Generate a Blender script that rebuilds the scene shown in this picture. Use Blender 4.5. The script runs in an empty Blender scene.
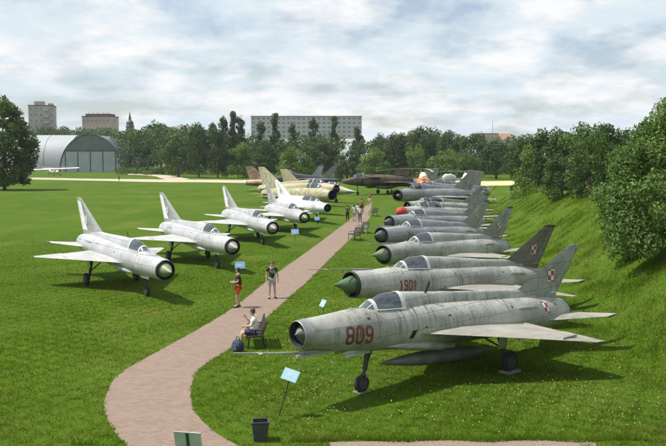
import bpy, bmesh, math, random
import numpy as np
from mathutils import Vector, Matrix
R = math.radians
C = bpy.context.scene.collection
SC = bpy.context.scene

# ------------------------------------------------------------------ camera
cam = bpy.data.cameras.new('camera'); camo_ = bpy.data.objects.new('camera', cam); C.objects.link(camo_)
CAM_H = 6.7; FPX = 800.0; HOR = 157.5
cam.sensor_width = 36; cam.lens = 36*FPX/666; cam.clip_end = 6000; cam.clip_start = .3
PITCH = math.atan((HOR-223)/FPX)
camo_.location = (0, 0, CAM_H); camo_.rotation_euler = (R(90)+PITCH, 0, 0)
SC.camera = camo_

# ------------------------------------------------------------------ world / sun
SUN_EL, SUN_AZ = R(60), R(-88)       # azimuth measured from +Y towards +X: the sun stands to the left
w = bpy.data.worlds.new('World'); SC.world = w; w.use_nodes = True
nt = w.node_tree; N = nt.nodes; Lk = nt.links
for n in list(N): N.remove(n)
out = N.new('ShaderNodeOutputWorld'); mixs = N.new('ShaderNodeMixShader')
bg1 = N.new('ShaderNodeBackground'); bg2 = N.new('ShaderNodeBackground')
sky = N.new('ShaderNodeTexSky'); sky.sky_type = 'NISHITA'; sky.sun_disc = False
sky.sun_elevation = SUN_EL; sky.sun_rotation = SUN_AZ; sky.dust_density = 1.6; sky.air_density = 1.0; sky.ozone_density = 1.5
bg1.inputs[1].default_value = .105
Lk.new(sky.outputs[0], bg1.inputs[0])
tc = N.new('ShaderNodeTexCoord'); sp = N.new('ShaderNodeSeparateXYZ'); Lk.new(tc.outputs['Generated'], sp.inputs[0])
def wm(op, a, b=None, clamp=False):
    m = N.new('ShaderNodeMath'); m.operation = op; m.use_clamp = clamp
    for i, v in enumerate((a, b)):
        if v is None: continue
        if isinstance(v, (int, float)): m.inputs[i].default_value = v
        else: Lk.new(v, m.inputs[i])
    return m.outputs[0]
zz = wm('ADD', wm('MAXIMUM', sp.outputs[2], 0.0), .26)
cx = N.new('ShaderNodeCombineXYZ')
Lk.new(wm('DIVIDE', sp.outputs[0], zz), cx.inputs[0]); Lk.new(wm('DIVIDE', sp.outputs[1], zz), cx.inputs[1])
cx.inputs[2].default_value = 3.7
def wnoise(scale, det, rough, off):
    mp = N.new('ShaderNodeMapping'); mp.inputs['Location'].default_value = off
    Lk.new(cx.outputs[0], mp.inputs[0])
    n = N.new('ShaderNodeTexNoise'); n.inputs['Scale'].default_value = scale; n.inputs['Detail'].default_value = det
    n.inputs['Roughness'].default_value = rough; Lk.new(mp.outputs[0], n.inputs[0]); return n.outputs[0]
def wramp(v, stops):
    r = N.new('ShaderNodeValToRGB'); e = r.color_ramp.elements
    while len(e) < len(stops): e.new(.5)
    for x, (p, c) in zip(e, stops): x.position = p; x.color = (*c, 1)
    Lk.new(v, r.inputs[0]); return r.outputs[0]
cf = wramp(wnoise(3.0, 10, .58, (1.7, 4.2, 0)), [(.36, (.25,)*3), (.47, (.75,)*3), (.54, (1,)*3)])
ch = wramp(wnoise(3.4, 11, .60, (2.1, 4.6, 0)), [(.36, (.60, .69, .765)), (.47, (.655, .73, .785)), (.53, (.73, .775, .81)), (.58, (.80, .815, .83)), (.70, (.87, .87, .868))])
# nearer the horizon the cloud deck closes up into an even pale band
hz = wm('MULTIPLY', wm('SUBTRACT', 1.0, wm('MULTIPLY', sp.outputs[2], 11.0), True), .55)
fac = wm('MAXIMUM', cf, hz)
Lk.new(ch, bg2.inputs[0]); bg2.inputs[1].default_value = .93
Lk.new(fac, mixs.inputs[0]); Lk.new(bg1.outputs[0], mixs.inputs[1]); Lk.new(bg2.outputs[0], mixs.inputs[2])
Lk.new(mixs.outputs[0], out.inputs[0])
sl = bpy.data.lights.new('sun', 'SUN'); sl.energy = 4.7; sl.angle = R(.6); sl.color = (1, .955, .88)
so = bpy.data.objects.new('sun', sl); C.objects.link(so)
sd = Vector((math.sin(SUN_AZ)*math.cos(SUN_EL), math.cos(SUN_AZ)*math.cos(SUN_EL), math.sin(SUN_EL)))
so.rotation_euler = sd.to_track_quat('Z', 'Y').to_euler(); so.location = (-40, 0, 60)
vs = SC.view_settings; vs.view_transform = 'Standard'; vs.look = 'None'; vs.gamma = 1; vs.use_curve_mapping = False; vs.exposure = 0.35
SC.render.engine = 'CYCLES'

# ------------------------------------------------------------------ helpers
def tag(o, label=None, cat=None, group=None, kind=None):
    if label: o['label'] = label
    if cat: o['category'] = cat
    if group: o['group'] = group
    if kind: o['kind'] = kind
    return o
def empty(name, loc=(0, 0, 0), rz=0, label=None, cat=None, group=None):
    o = bpy.data.objects.new(name, None); C.objects.link(o); o.location = loc; o.rotation_euler = (0, 0, rz)
    o.empty_display_size = .3
    return tag(o, label, cat, group)
def copy_tree(o, parent=None):
    c = o.copy(); C.objects.link(c); c.parent = parent
    for ch_ in list(o.children): copy_tree(ch_, c)
    return c
def ground(u, v, z=0.0):
    c, s = math.cos(PITCH), math.sin(PITCH)
    yy = (223-v)/FPX; dz = s+c*yy; y = c-s*yy; x = (u-333)/FPX
    t = (z-CAM_H)/dz
    return (x*t, y*t, z)
def at(u, v, Y):                                   # the point seen at pixel (u, v) at distance Y along the view
    c, s = math.cos(PITCH), math.sin(PITCH)
    yy = (223-v)/FPX; dz = s+c*yy; y = c-s*yy; t = Y/y
    return ((u-333)/FPX*t, Y, CAM_H+dz*t)

class MB:
    def __init__(s): s.v = []; s.f = []; s.m = []
    def add(s, vs_, fs_, mi=0):
        o = len(s.v); s.v += [tuple(p) for p in vs_]; s.f += [tuple(i+o for i in f) for f in fs_]; s.m += [mi]*len(fs_); return s
    def box(s, c, d, mi=0, rot=None, taper=1.0):
        hx, hy, hz_ = d[0]/2, d[1]/2, d[2]/2
        P = [Vector((sx*hx*(taper if sz > 0 else 1), sy*hy*(taper if sz > 0 else 1), sz*hz_)) for sz in (-1, 1) for sy in (-1, 1) for sx in (-1, 1)]
        if rot: P = [rot @ p for p in P]
        c = Vector(c)
        return s.add([p+c for p in P], [(0, 2, 3, 1), (4, 5, 7, 6), (0, 1, 5, 4), (2, 6, 7, 3), (0, 4, 6, 2), (1, 3, 7, 5)], mi)
    def loft(s, rings, mi=0, cap0=True, cap1=True, closed=True):
        n = len(rings[0]); o = len(s.v)
        for r in rings: s.v += [tuple(p) for p in r]
        for i in range(len(rings)-1):
            for j in range(n if closed else n-1):
                k = (j+1) % n
                s.f.append((o+i*n+j, o+i*n+k, o+(i+1)*n+k, o+(i+1)*n+j)); s.m.append(mi)
        if cap0: s.f.append(tuple(o+j for j in range(n))[::-1]); s.m.append(mi)
        if cap1: s.f.append(tuple(o+(len(rings)-1)*n+j for j in range(n))); s.m.append(mi)
        return s
    def tube(s, pts, r, n=8, mi=0, caps=True):
        pts = [Vector(p) for p in pts]
        rr = r if isinstance(r, (list, tuple)) else [r]*len(pts)
        rings = []
        for i, p in enumerate(pts):
            a = pts[max(i-1, 0)]; b = pts[min(i+1, len(pts)-1)]
            d = (b-a).normalized(); u = d.cross(Vector((0, 0, 1)))
            if u.length < 1e-3: u = d.cross(Vector((0, 1, 0)))
            u.normalize(); v_ = d.cross(u)
            rings.append([p+(u*math.cos(t)+v_*math.sin(t))*rr[i] for t in [2*math.pi*j/n for j in range(n)]])
        return s.loft(rings, mi, caps, caps)
    def sphere(s, c, r, nu=12, nv=8, mi=0):
        if isinstance(r, (int, float)): r = (r, r, r)
        rings = []
        for i in range(nv+1):
            a = math.pi*i/nv; q = max(math.sin(a), 1e-3)
            rings.append([(c[0]+r[0]*q*math.cos(t), c[1]+r[1]*q*math.sin(t), c[2]-r[2]*math.cos(a)) for t in [2*math.pi*j/nu for j in range(nu)]])
        return s.loft(rings, mi)
    def build(s, name, mats, parent=None, smooth=None, loc=None):
        me = bpy.data.meshes.new(name); me.from_pydata(s.v, [], s.f)
        for m_ in (mats if isinstance(mats, (list, tuple)) else [mats]): me.materials.append(m_)
        if len(set(s.m)) > 1: me.polygons.foreach_set('material_index', s.m)
        b = bmesh.new(); b.from_mesh(me); bmesh.ops.recalc_face_normals(b, faces=b.faces); b.to_mesh(me); b.free()
        if smooth is not None:
            me.polygons.foreach_set('use_smooth', [True]*len(me.polygons)); me.set_sharp_from_angle(angle=R(smooth))
        me.update()
        o = bpy.data.objects.new(name, me); C.objects.link(o); o.parent = parent
        if loc: o.location = loc
        return o
def npmesh(name, V, F, mat, parent=None):
    me = bpy.data.meshes.new(name); nv = len(V); nf, k = F.shape
    me.vertices.add(nv); me.vertices.foreach_set('co', np.ascontiguousarray(V, dtype=np.float32).ravel())
    me.loops.add(nf*k); me.loops.foreach_set('vertex_index', np.ascontiguousarray(F, dtype=np.int32).ravel())
    me.polygons.add(nf); me.polygons.foreach_set('loop_start', np.arange(0, nf*k, k, dtype=np.int32))
    me.update(calc_edges=True); me.materials.append(mat)
    o = bpy.data.objects.new(name, me); C.objects.link(o); o.parent = parent
    return o

# ------------------------------------------------------------------ materials
class NT:
    def __init__(s, name):
        s.mat = bpy.data.materials.new(name); s.mat.use_nodes = True
        s.t = s.mat.node_tree; s.n = s.t.nodes; s.l = s.t.links
        s.b = s.n['Principled BSDF']; s.out = s.n['Material Output']
        s.tc = s.n.new('ShaderNodeTexCoord')
    def put(s, sock, v):
        if isinstance(v, (int, float)): sock.default_value = v
        elif isinstance(v, (tuple, list)): sock.default_value = (*v, 1) if len(v) == 3 and sock.type == 'RGBA' else v
        else: s.l.new(v, sock)
    def math(s, op, a, b=0, clamp=False):
        m = s.n.new('ShaderNodeMath'); m.operation = op; m.use_clamp = clamp; s.put(m.inputs[0], a); s.put(m.inputs[1], b); return m.outputs[0]
    def map(s, vec=None, scale=(1, 1, 1), loc=(0, 0, 0), rot=(0, 0, 0)):
        m = s.n.new('ShaderNodeMapping'); m.inputs['Scale'].default_value = scale; m.inputs['Location'].default_value = loc; m.inputs['Rotation'].default_value = rot
        s.l.new(vec or s.tc.outputs['Object'], m.inputs[0]); return m.outputs[0]
    def noise(s, vec, scale, det=4, rough=.55, dist=0):
        n = s.n.new('ShaderNodeTexNoise'); n.inputs['Scale'].default_value = scale; n.inputs['Detail'].default_value = det
        n.inputs['Roughness'].default_value = rough; n.inputs['Distortion'].default_value = dist; s.l.new(vec, n.inputs[0]); return n.outputs[0]
    def ramp(s, v, stops, const=False):
        r = s.n.new('ShaderNodeValToRGB'); e = r.color_ramp.elements
        if const: r.color_ramp.interpolation = 'CONSTANT'
        while len(e) < len(stops): e.new(.5)
        for x, (p, c) in zip(e, stops):
            x.position = p; x.color = (c, c, c, 1) if isinstance(c, (int, float)) else (*c, 1)
        s.l.new(v, r.inputs[0]); return r.outputs[0]
    def mix(s, f, a, b, mode='MIX'):
        m = s.n.new('ShaderNodeMix'); m.data_type = 'RGBA'; m.blend_type = mode
        s.put(m.inputs[0], f); s.put(m.inputs[6], a); s.put(m.inputs[7], b); return m.outputs[2]
    def bump(s, h, strength=.3, dist=.02):
        b = s.n.new('ShaderNodeBump'); b.inputs['Strength'].default_value = strength; b.inputs['Distance'].default_value = dist
        s.l.new(h, b.inputs['Height']); s.l.new(b.outputs[0], s.b.inputs['Normal'])
    def set(s, col=None, rough=None, metal=None, spec=None):
        if col is not None: s.put(s.b.inputs['Base Color'], col)
        if rough is not None: s.put(s.b.inputs['Roughness'], rough)
        if metal is not None: s.put(s.b.inputs['Metallic'], metal)
        if spec is not None: s.put(s.b.inputs['Specular IOR Level'], spec)
        return s.mat

def plain(name, col, rough=.6, metal=0, var=.25, scale=6):
    t = NT(name); n = t.noise(t.map(), scale, 5)
    d = tuple(c*(1-var) for c in col); u = tuple(min(1, c*(1+var)) for c in col)
    return t.set(t.ramp(n, [(.3, d), (.7, u)]), rough, metal)

def paint(name, base, lite, dirt, amt=.6, rough=.45, metal=0.0, wing=False, panel=.5, camo=None, camscale=.55, drips=False):
    t = NT(name); ob = t.tc.outputs['Object']
    oi = t.n.new('ShaderNodeObjectInfo')
    va = t.n.new('ShaderNodeVectorMath'); va.operation = 'ADD'; t.l.new(ob, va.inputs[0])
    cb = t.n.new('ShaderNodeCombineXYZ'); t.l.new(t.math('MULTIPLY', oi.outputs['Random'], 37.0), cb.inputs[0]); t.l.new(cb.outputs[0], va.inputs[1])
    v = va.outputs[0]
    big = t.noise(t.map(v, (.7, .7, .9)), 1.1, 5, .6)
    if camo:
        cn = t.noise(t.map(v, (1, 1, 1.3)), camscale, 2, .5, .4)
        st = [(i/len(camo)*.36+.32 if i else 0, c) for i, c in enumerate(camo)]
        col = t.ramp(cn, st, True)
        col = t.mix(t.ramp(big, [(.3, 0), (.75, .35)]), col, lite)
    else:
        col = t.mix(t.ramp(big, [(.34, 0), (.66, 1)]), base, lite)
    # rain streaks running down the sides, blotches on the flat surfaces
    patch = t.noise(t.map(v, (.55, .55, .5)), 1.0, 3, .6); pm = t.ramp(patch, [(.40, .12), (.62, 1)])
    stk = t.noise(t.map(v, (7, 7, .55) if not wing else (.8, 5, 3)), 1.3, 6, .62)
    fin_ = t.noise(t.map(v, (3, 3, 3)), 3.2, 8, .7)
    f1 = t.math('MULTIPLY', t.math('MULTIPLY', t.ramp(stk, [(.50, 0), (.70, 1)]), amt), pm)
    f2 = t.math('MULTIPLY', t.math('MULTIPLY', t.ramp(fin_, [(.5, 0), (.74, 1)]), amt*.8), pm)
    col = t.mix(f1, col, dirt); col = t.mix(f2, col, dirt)
    sx = t.n.new('ShaderNodeSeparateXYZ'); t.l.new(ob, sx.inputs[0])
    if drips:
        dn = t.noise(t.map(v, (11, 1.5, .22)), 1.4, 4, .6); zm = t.math('MULTIPLY', t.ramp(t.math('MULTIPLY', sx.outputs[2], .33), [(.52, 0), (.60, 1), (.76, 1), (.80, .3)]), t.ramp(t.noise(t.map(v, (.5, .1, .1)), 1.3, 2), [(.42, .05), (.58, 1)]))
        col = t.mix(t.math('MULTIPLY', t.ramp(dn, [(.55, 0), (.64, .78)]), zm), col, (.05, .046, .036))
    c2 = t.n.new('ShaderNodeCombineXYZ'); t.l.new(sx.outputs[0], c2.inputs[0]); t.l.new(sx.outputs[1 if wing else 2], c2.inputs[1])
    bk = t.n.new('ShaderNodeTexBrick'); t.l.new(c2.outputs[0], bk.inputs[0]); bk.offset = .37
    for i, q in ((1, 1.0), (2, .93), (3, 1-panel)): bk.inputs[i].default_value = (q, q, q, 1)
    bk.inputs['Scale'].default_value = 1; bk.inputs['Mortar Size'].default_value = .011; bk.inputs['Mortar Smooth'].default_value = .3
    bk.inputs['Brick Width'].default_value = .62 if wing else 1.13; bk.inputs['Row Height'].default_value = .47 if wing else .42
    col = t.mix(1.0, col, bk.outputs[0], 'MULTIPLY')
    ro = t.math('ADD', t.math('MULTIPLY', fin_, .35), rough-.15)
    t.bump(t.math('ADD', t.math('MULTIPLY', bk.outputs[1], -.5), t.math('MULTIPLY', big, .9)), .25, .02)
    return t.set(col, ro, metal)

def glassy(name, tint=(.045, .055, .06), tr=.45):
    t = NT(name); t.n.remove(t.b)
    g = t.n.new('ShaderNodeBsdfGlossy'); g.inputs['Roughness'].default_value = .06; g.inputs['Color'].default_value = (.9, .95, 1, 1)
    d = t.n.new('ShaderNodeBsdfDiffuse'); d.inputs['Color'].default_value = (*tint, 1)
    tp = t.n.new('ShaderNodeBsdfTransparent'); tp.inputs['Color'].default_value = (.72, .78, .8, 1)
    m0 = t.n.new('ShaderNodeMixShader'); m0.inputs[0].default_value = tr; t.l.new(d.outputs[0], m0.inputs[1]); t.l.new(tp.outputs[0], m0.inputs[2])
    fr = t.n.new('ShaderNodeFresnel'); fr.inputs[0].default_value = 1.5
    m = t.n.new('ShaderNodeMixShader'); t.l.new(t.math('ADD', fr.outputs[0], .07), m.inputs[0]); t.l.new(m0.outputs[0], m.inputs[1]); t.l.new(g.outputs[0], m.inputs[2])
    t.l.new(m.outputs[0], t.out.inputs[0]); return t.mat

def foliage(name, dark, light, trans=.35, cl=.35, sp=.2, dry=None):
    t = NT(name); g = t.n.new('ShaderNodeNewGeometry')
    r = g.outputs['Random Per Island']
    n = t.noise(t.map(), cl, 3)
    f = t.math('ADD', t.math('MULTIPLY', r, .6), t.math('MULTIPLY', t.ramp(n, [(.3, 0), (.7, 1)]), .4))
    col = t.ramp(f, [(.08, dark), (.9, light)])
    if dry:
        dm = t.math('MULTIPLY', t.ramp(t.noise(t.map(), .33, 6, .7), [(.47, 0), (.64, .9)]), t.ramp(r, [(.15, 0), (.75, 1)]))
        col = t.mix(dm, col, dry)
    t.set(col, .6, 0, sp)
    tl = t.n.new('ShaderNodeBsdfTranslucent'); t.l.new(t.mix(1, col, (1.15, 1.2, .55), 'MULTIPLY'), tl.inputs[0])
    m = t.n.new('ShaderNodeMixShader'); m.inputs[0].default_value = trans
    t.l.new(t.b.outputs[0], m.inputs[1]); t.l.new(tl.outputs[0], m.inputs[2]); t.l.new(m.outputs[0], t.out.inputs[0])
    return t.mat

def grass_ground():
    t = NT('lawn'); o = t.tc.outputs['Object']
    a = t.noise(t.map(o), .06, 5, .6); b = t.noise(t.map(o), .55, 6, .65); c = t.noise(t.map(o), 7, 8, .75); d = t.noise(t.map(o, (1, .35, 1)), 45, 3, .7)
    col = t.ramp(c, [(.28, (.030, .062, .005)), (.5, (.064, .116, .010)), (.74, (.118, .172, .024))])
    col = t.mix(t.ramp(b, [(.36, .0), (.62, .62)]), col, (.074, .134, .011))
    col = t.mix(t.ramp(a, [(.38, 0), (.64, .5)]), col, (.042, .078, .008))
    pal = t.noise(t.map(o, (1, .5, 1)), .21, 6, .7)
    col = t.mix(t.ramp(pal, [(.50, 0), (.70, .6)]), col, (.135, .150, .034))
    t.bump(t.math('ADD', c, d), .55, .05)
    return t.set(col, .9, 0, .03)

def paving():
    t = NT('paving'); o = t.tc.outputs['Object']
    bk = t.n.new('ShaderNodeTexBrick'); t.l.new(t.map(o, rot=(0, 0, R(8))), bk.inputs[0])
    bk.inputs[1].default_value = (.188, .128, .096, 1); bk.inputs[2].default_value = (.262, .184, .140, 1); bk.inputs[3].default_value = (.13, .10, .072, 1)
    bk.inputs['Scale'].default_value = 1; bk.inputs['Brick Width'].default_value = .20; bk.inputs['Row Height'].default_value = .10
    bk.inputs['Mortar Size'].default_value = .009; bk.inputs['Bias'].default_value = -.1
    n = t.noise(t.map(o), 1.1, 6, .65); n2 = t.noise(t.map(o), 9, 6, .7)
    col = t.mix(t.ramp(n, [(.35, 0), (.7, .55)]), bk.outputs[0], (.228, .165, .128))
    col = t.mix(t.ramp(n2, [(.5, 0), (.8, .5)]), col, (.15, .11, .08))
    t.bump(bk.outputs[1], -.4, .01)
    return t.set(col, .85)

def slab_mat(name, c1, c2, wall=True, sx=3.2, sz=2.9, win=(.05, .06, .075), wfrac=.30):
    t = NT(name); n = t.noise(t.map(), .25, 5)
    return t.set(t.ramp(n, [(.3, c1), (.7, c2)]), .85)

M = {}
M['lawn'] = grass_ground(); M['paving'] = paving()
M['gravel'] = plain('gravel', (.21, .165, .12), .9, 0, .45, 22)
M['sand'] = plain('sand', (.42, .36, .26), .95, 0, .2, .5)
M['blade'] = foliage('grass_blade', (.050, .104, .006), (.155, .250, .022), .48, .8, .04, (.235, .225, .065))
M['yellow_petal'] = plain('yellow_petal', (.75, .55, .03), .6); M['white_petal'] = plain('white_petal', (.75, .75, .68), .6)
M['greypaint'] = paint('weathered_grey_paint', (.255, .26, .23), (.50, .50, .45), (.075, .066, .048), .72, .42, .1, False, .38, drips=True)
M['greyfin'] = paint('stained_fin_paint', (.20, .215, .18), (.33, .345, .305), (.06, .056, .045), .85, .6)
M['brownfin'] = paint('brown_fin_paint', (.13, .115, .09), (.19, .18, .15), (.07, .05, .04), .6, .6)
M['greywing'] = paint('weathered_wing_paint', (.245, .235, .20), (.345, .33, .285), (.10, .085, .065), .65, .5, 0, True, .35)
M['silver'] = paint('silver_paint', (.42, .425, .43), (.57, .575, .58), (.17, .16, .14), .6, .35, .25, False, .6)
M['silverfin'] = paint('silver_fin_paint', (.31, .32, .325), (.40, .405, .41), (.17, .17, .16), .4, .4, .15, False, .4)
M['silverwing'] = paint('silver_wing_paint', (.41, .41, .40), (.51, .51, .49), (.2, .18, .15), .5, .45, .1, True, .35)
M['white'] = paint('white_paint', (.68, .69, .69), (.78, .785, .78), (.4, .39, .36), .25, .4, 0, False, .3)
M['bluegrey'] = paint('blue_grey_paint', (.22, .235, .235), (.36, .375, .375), (.08, .08, .07), .65, .42, .2, drips=True)
M['tan'] = paint('tan_green_camouflage', 0, (.42, .38, .27), (.16, .14, .1), .35, .5, 0, camo=[(.40, .35, .22), (.25, .27, .14), (.44, .36, .25)])
M['olive'] = paint('olive_camouflage', 0, (.36, .34, .22), (.14, .12, .09), .35, .5, 0, camo=[(.32, .31, .17), (.40, .34, .22)])
M['pink'] = paint('faded_desert_camouflage', 0, (.43, .31, .22), (.2, .15, .1), .3, .5, 0, camo=[(.36, .24, .16), (.22, .14, .09), (.40, .30, .2)], camscale=.4)
M['darkcamo'] = paint('dark_forest_camouflage', 0, (.15, .12, .08), (.06, .05, .04), .35, .5, 0, camo=[(.045, .055, .028), (.115, .085, .05), (.03, .035, .022)], camscale=.3)
M['navy'] = paint('dark_blue_grey_paint', (.055, .065, .08), (.10, .11, .125), (.04, .04, .04), .4, .45)
M['yellow'] = paint('yellow_paint', (.82, .68, .17), (.85, .76, .34), (.4, .3, .1), .25, .4)
M['orange'] = paint('orange_paint', (.72, .16, .03), (.75, .22, .06), (.3, .1, .04), .25, .45)
M['cream'] = paint('cream_paint', (.62, .62, .55), (.7, .7, .64), (.35, .33, .28), .3, .45)
M['green'] = paint('green_radome', (.062, .128, .052), (.105, .180, .085), (.04, .06, .03), .45, .45, 0, False, 0)
M['palegreen'] = paint('pale_green_radome', (.125, .19, .09), (.19, .25, .135), (.12, .14, .08), .4, .45, 0, False, 0)
M['greycone'] = paint('grey_radome', (.235, .225, .205), (.33, .32, .29), (.12, .11, .10), .4, .45, 0, False, 0)
M['darkcone'] = paint('dark_green_radome', (.075, .09, .075), (.115, .13, .11), (.06, .07, .06), .45, .5, 0, False, 0)
M['redcover'] = plain('red_cover', (.42, .035, .03), .7)
M['darkgreentip'] = plain('dark_green_fin_tip', (.028, .065, .05), .5)
M['browntip'] = plain('brown_fin_tip', (.10, .055, .045), .5)
M['black'] = plain('black_paint', (.018, .018, .018), .55); M['rubber'] = plain('rubber', (.02, .02, .019), .85)
M['rim'] = plain('wheel_rim', (.045, .055, .045), .6); M['dark'] = plain('dark_metal', (.05, .05, .05), .55, .3)
M['steel'] = plain('steel', (.32, .32, .31), .45, .6); M['intake'] = plain('intake_interior', (.025, .027, .027), .7)
M['nozzle'] = plain('scorched_metal', (.10, .09, .08), .5, .7)
M['glass'] = glassy('canopy_glass'); M['clearglass'] = glassy('windscreen_glass', (.12, .135, .14), .45)
M['frame'] = plain('canopy_frame_paint', (.55, .56, .55), .45)
M['seat'] = plain('ejection_seat', (.03, .035, .03), .8)
M['red'] = plain('faded_red_paint', (.17, .036, .030), .6, 0, .4, 9); M['redbright'] = plain('red_paint', (.30, .035, .04), .55, 0, .3)
M['redfade'] = plain('washed_out_red_paint', (.46, .33, .31), .6); M['numgrey'] = plain('faded_number_paint', (.28, .28, .30), .6)
M['fadewhite'] = plain('faded_white_paint', (.46, .46, .45), .6); M['tankgrey'] = plain('dark_grey_tank_paint', (.13, .135, .12), .5, 0, .3, 2); M['rosefade'] = plain('faded_rose_paint', (.50, .47, .46), .6); M['outline'] = plain('number_outline', (.11, .045, .04), .6); M['paintwhite'] = plain('white_marking', (.62, .62, .58), .55)
M['concrete'] = plain('concrete', (.22, .21, .185), .9, 0, .3, 5)
M['wood'] = plain('dark_wood', (.022, .015, .011), .7, 0, .4, 18); M['iron'] = plain('cast_iron', (.025, .025, .025), .6, .3)
M['bluepanel'] = plain('light_blue_board', (.27, .43, .53), .4, 0, .12, 3); M['bluesign'] = plain('blue_board', (.16, .30, .46), .4, 0, .15, 3)
M['print'] = plain('printed_lines', (.46, .58, .63), .5); M['backplate'] = plain('sign_back', (.42, .48, .44), .45, .2, .15, 2)
M['post'] = plain('green_post', (.04, .055, .05), .5, .3)
M['binmat'] = plain('charcoal_bin', (.045, .052, .055), .6, .1)
M['skin'] = plain('skin', (.50, .31, .22), .55, 0, .08); M['hair'] = plain('dark_hair', (.03, .018, .012), .6); M['brownhair'] = plain('brown_hair', (.09, .045, .025), .6)
for nm, c in dict(tee_black=(.018, .018, .02), shorts_orange=(.55, .09, .025), shorts_grey=(.36, .35, .33), tee_white=(.70, .70, .68), denim=(.06, .085, .15),
                  khaki=(.42, .38, .29), tee_red=(.50, .05, .035), dark_green=(.03, .055, .04), navy_cloth=(.03, .04, .075), shoe=(.025, .02, .02), cream_cloth=(.60, .57, .48)).items():
    M[nm] = plain(nm, c, .85, 0, .2, 12)
M['bark'] = plain('bark', (.075, .055, .04), .9, 0, .35, 5)
M['leaf_near'] = foliage('leaf_hedge', (0.041, 0.091, 0.018), (0.170, 0.260, 0.068), .3, .6)
M['leaf_mid'] = foliage('leaf_broad', (0.036, 0.077, 0.018), (0.130, 0.204, 0.056), .3, .25)
M['leaf_dark'] = foliage('leaf_dark', (0.025, 0.055, 0.016), (0.090, 0.148, 0.048), .25, .2)
M['leaf_light'] = foliage('leaf_light', (0.055, 0.110, 0.020), (0.193, 0.286, 0.071), .3, .25)
M['leaf_poplar'] = foliage('leaf_poplar', (0.025, 0.055, 0.018), (0.086, 0.142, 0.052), .25, .2)
M['leaf_conifer'] = foliage('leaf_conifer', (0.020, 0.044, 0.016), (0.065, 0.109, 0.040), .2, .3)
M['panel1'] = slab_mat('apartment_wall', (.40, .40, .40), (.50, .50, .49)); M['panel2'] = slab_mat('tower_wall', (.33, .30, .27), (.43, .40, .365))
M['tanwall'] = slab_mat('tan_wall', (.42, .33, .26), (.50, .41, .33)); M['window'] = plain('window_glass', (.15, .165, .18), .3)
M['roof'] = plain('roof_felt', (.12, .075, .06), .8); M['balcony'] = plain('balcony_front', (.46, .42, .37), .8)
M['brickwall'] = plain('brick_wall', (.30, .17, .11), .85)
M['hangargreen'] = plain('green_roof_sheet', (.115, .145, .135), .5, .2, .2, .4); M['hangardoor'] = plain('hangar_door_sheet', (.33, .37, .40), .5, .1, .14, .3)
M['hangarwhite'] = plain('white_membrane', (.31, .335, .35), .6, 0, .08, .1); M['hangarframe'] = plain('hangar_frame', (.05, .065, .06), .6)

# ------------------------------------------------------------------ ground, paths
def foot(y): return 9.9 + (min(max(y, 15), 200)-28)*.112
def sstep(t): t = min(max(t, 0), 1); return t*t*(3-2*t)
def hgt(x, y):
    d = x-foot(y)
    if d <= 0 or y > 125: return 0.0
    h = 3.5*sstep(d/7.2) + .07*math.sin(x*1.1+y*.37)*sstep(d/4)+.04*math.sin(y*.83-x*.6)*sstep(d/4)
    return h*(1-sstep((y-78)/46))
def axis(lo, hi, a, b, st): 
    l = list(np.arange(a, b+.01, st)); q = []
    x = a
    s_ = st
    while x > lo: s_ *= 1.5; x -= s_; q.append(x)
    p = []; x = b; s_ = st
    while x < hi: s_ *= 1.5; x += s_; p.append(x)
    return q[::-1]+[float(v) for v in l]+p
xs = axis(-700, 700, 4, 46, .7); ys = axis(-40, 900, 12, 130, 1.0)
mb = MB(); nx = len(xs)
mb.v = [(x, y, hgt(x, y)) for y in ys for x in xs]
mb.f = [(j*nx+i, j*nx+i+1, (j+1)*nx+i+1, (j+1)*nx+i) for j in range(len(ys)-1) for i in range(nx-1)]; mb.m = [0]*len(mb.f)
g_ = mb.build('ground', M['lawn'], smooth=60); tag(g_, 'mown green lawn rising to a grass bank on the right', 'ground', kind='structure')

def ribbon(name, left, right, z, mat, label, sub=8):
    def smooth(P):
        P = [Vector(p[:2]) for p in P]; o = []
        for i in range(len(P)-1):
            p0, p1, p2, p3 = P[max(i-1, 0)], P[i], P[i+1], P[min(i+2, len(P)-1)]
            for k in range(sub):
                t = k/sub
                o.append(.5*((2*p1)+(p2-p0)*t+(2*p0-5*p1+4*p2-p3)*t*t+(3*p1-p0-3*p2+p3)*t**3))
        return o+[P[-1]]
    a, b = smooth(left), smooth(right); m = MB()
    m.v = [(p.x, p.y, z) for p in a]+[(p.x, p.y, z) for p in b]; n = len(a)
    m.f = [(i, n+i, n+i+1, i+1) for i in range(n-1)]; m.m = [0]*len(m.f)
    o = m.build(name, mat); tag(o, label, 'path', kind='structure'); return a, b
PL = [(140, 462), (127.6, 446), (117, 435), (106, 415), (105.5, 397), (119, 374.5), (155, 353), (203, 326.4), (237, 304.8), (278.4, 272), (312, 248), (345.7, 222.8), (361, 210), (372, 201.5)]
PR = [(262, 462), (238, 446), (217, 433.6), (198, 416), (191.5, 400), (192.5, 381.7), (201, 367.3), (227, 350.5), (258, 325.5), (288, 298.5), (307, 281.7), (331, 257.7), (350.5, 238.4), (369.7, 218), (376, 212), (386, 203.5)]
pa, pb = ribbon('brick_path', [ground(*p) for p in PL], [ground(*p) for p in PR], .004, M['paving'], 'pinkish brown brick footpath curving between the two rows of jets')
ribbon('gravel_path', [ground(u, v) for u, v in ((330, 442.5), (400, 441), (470, 440.5), (540, 440), (583, 440.5), (596, 444))], [ground(u, 470) for u in (330, 400, 470, 540, 583, 596)], .005, M['gravel'], 'strip of brown gravel path at the bottom edge')
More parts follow.
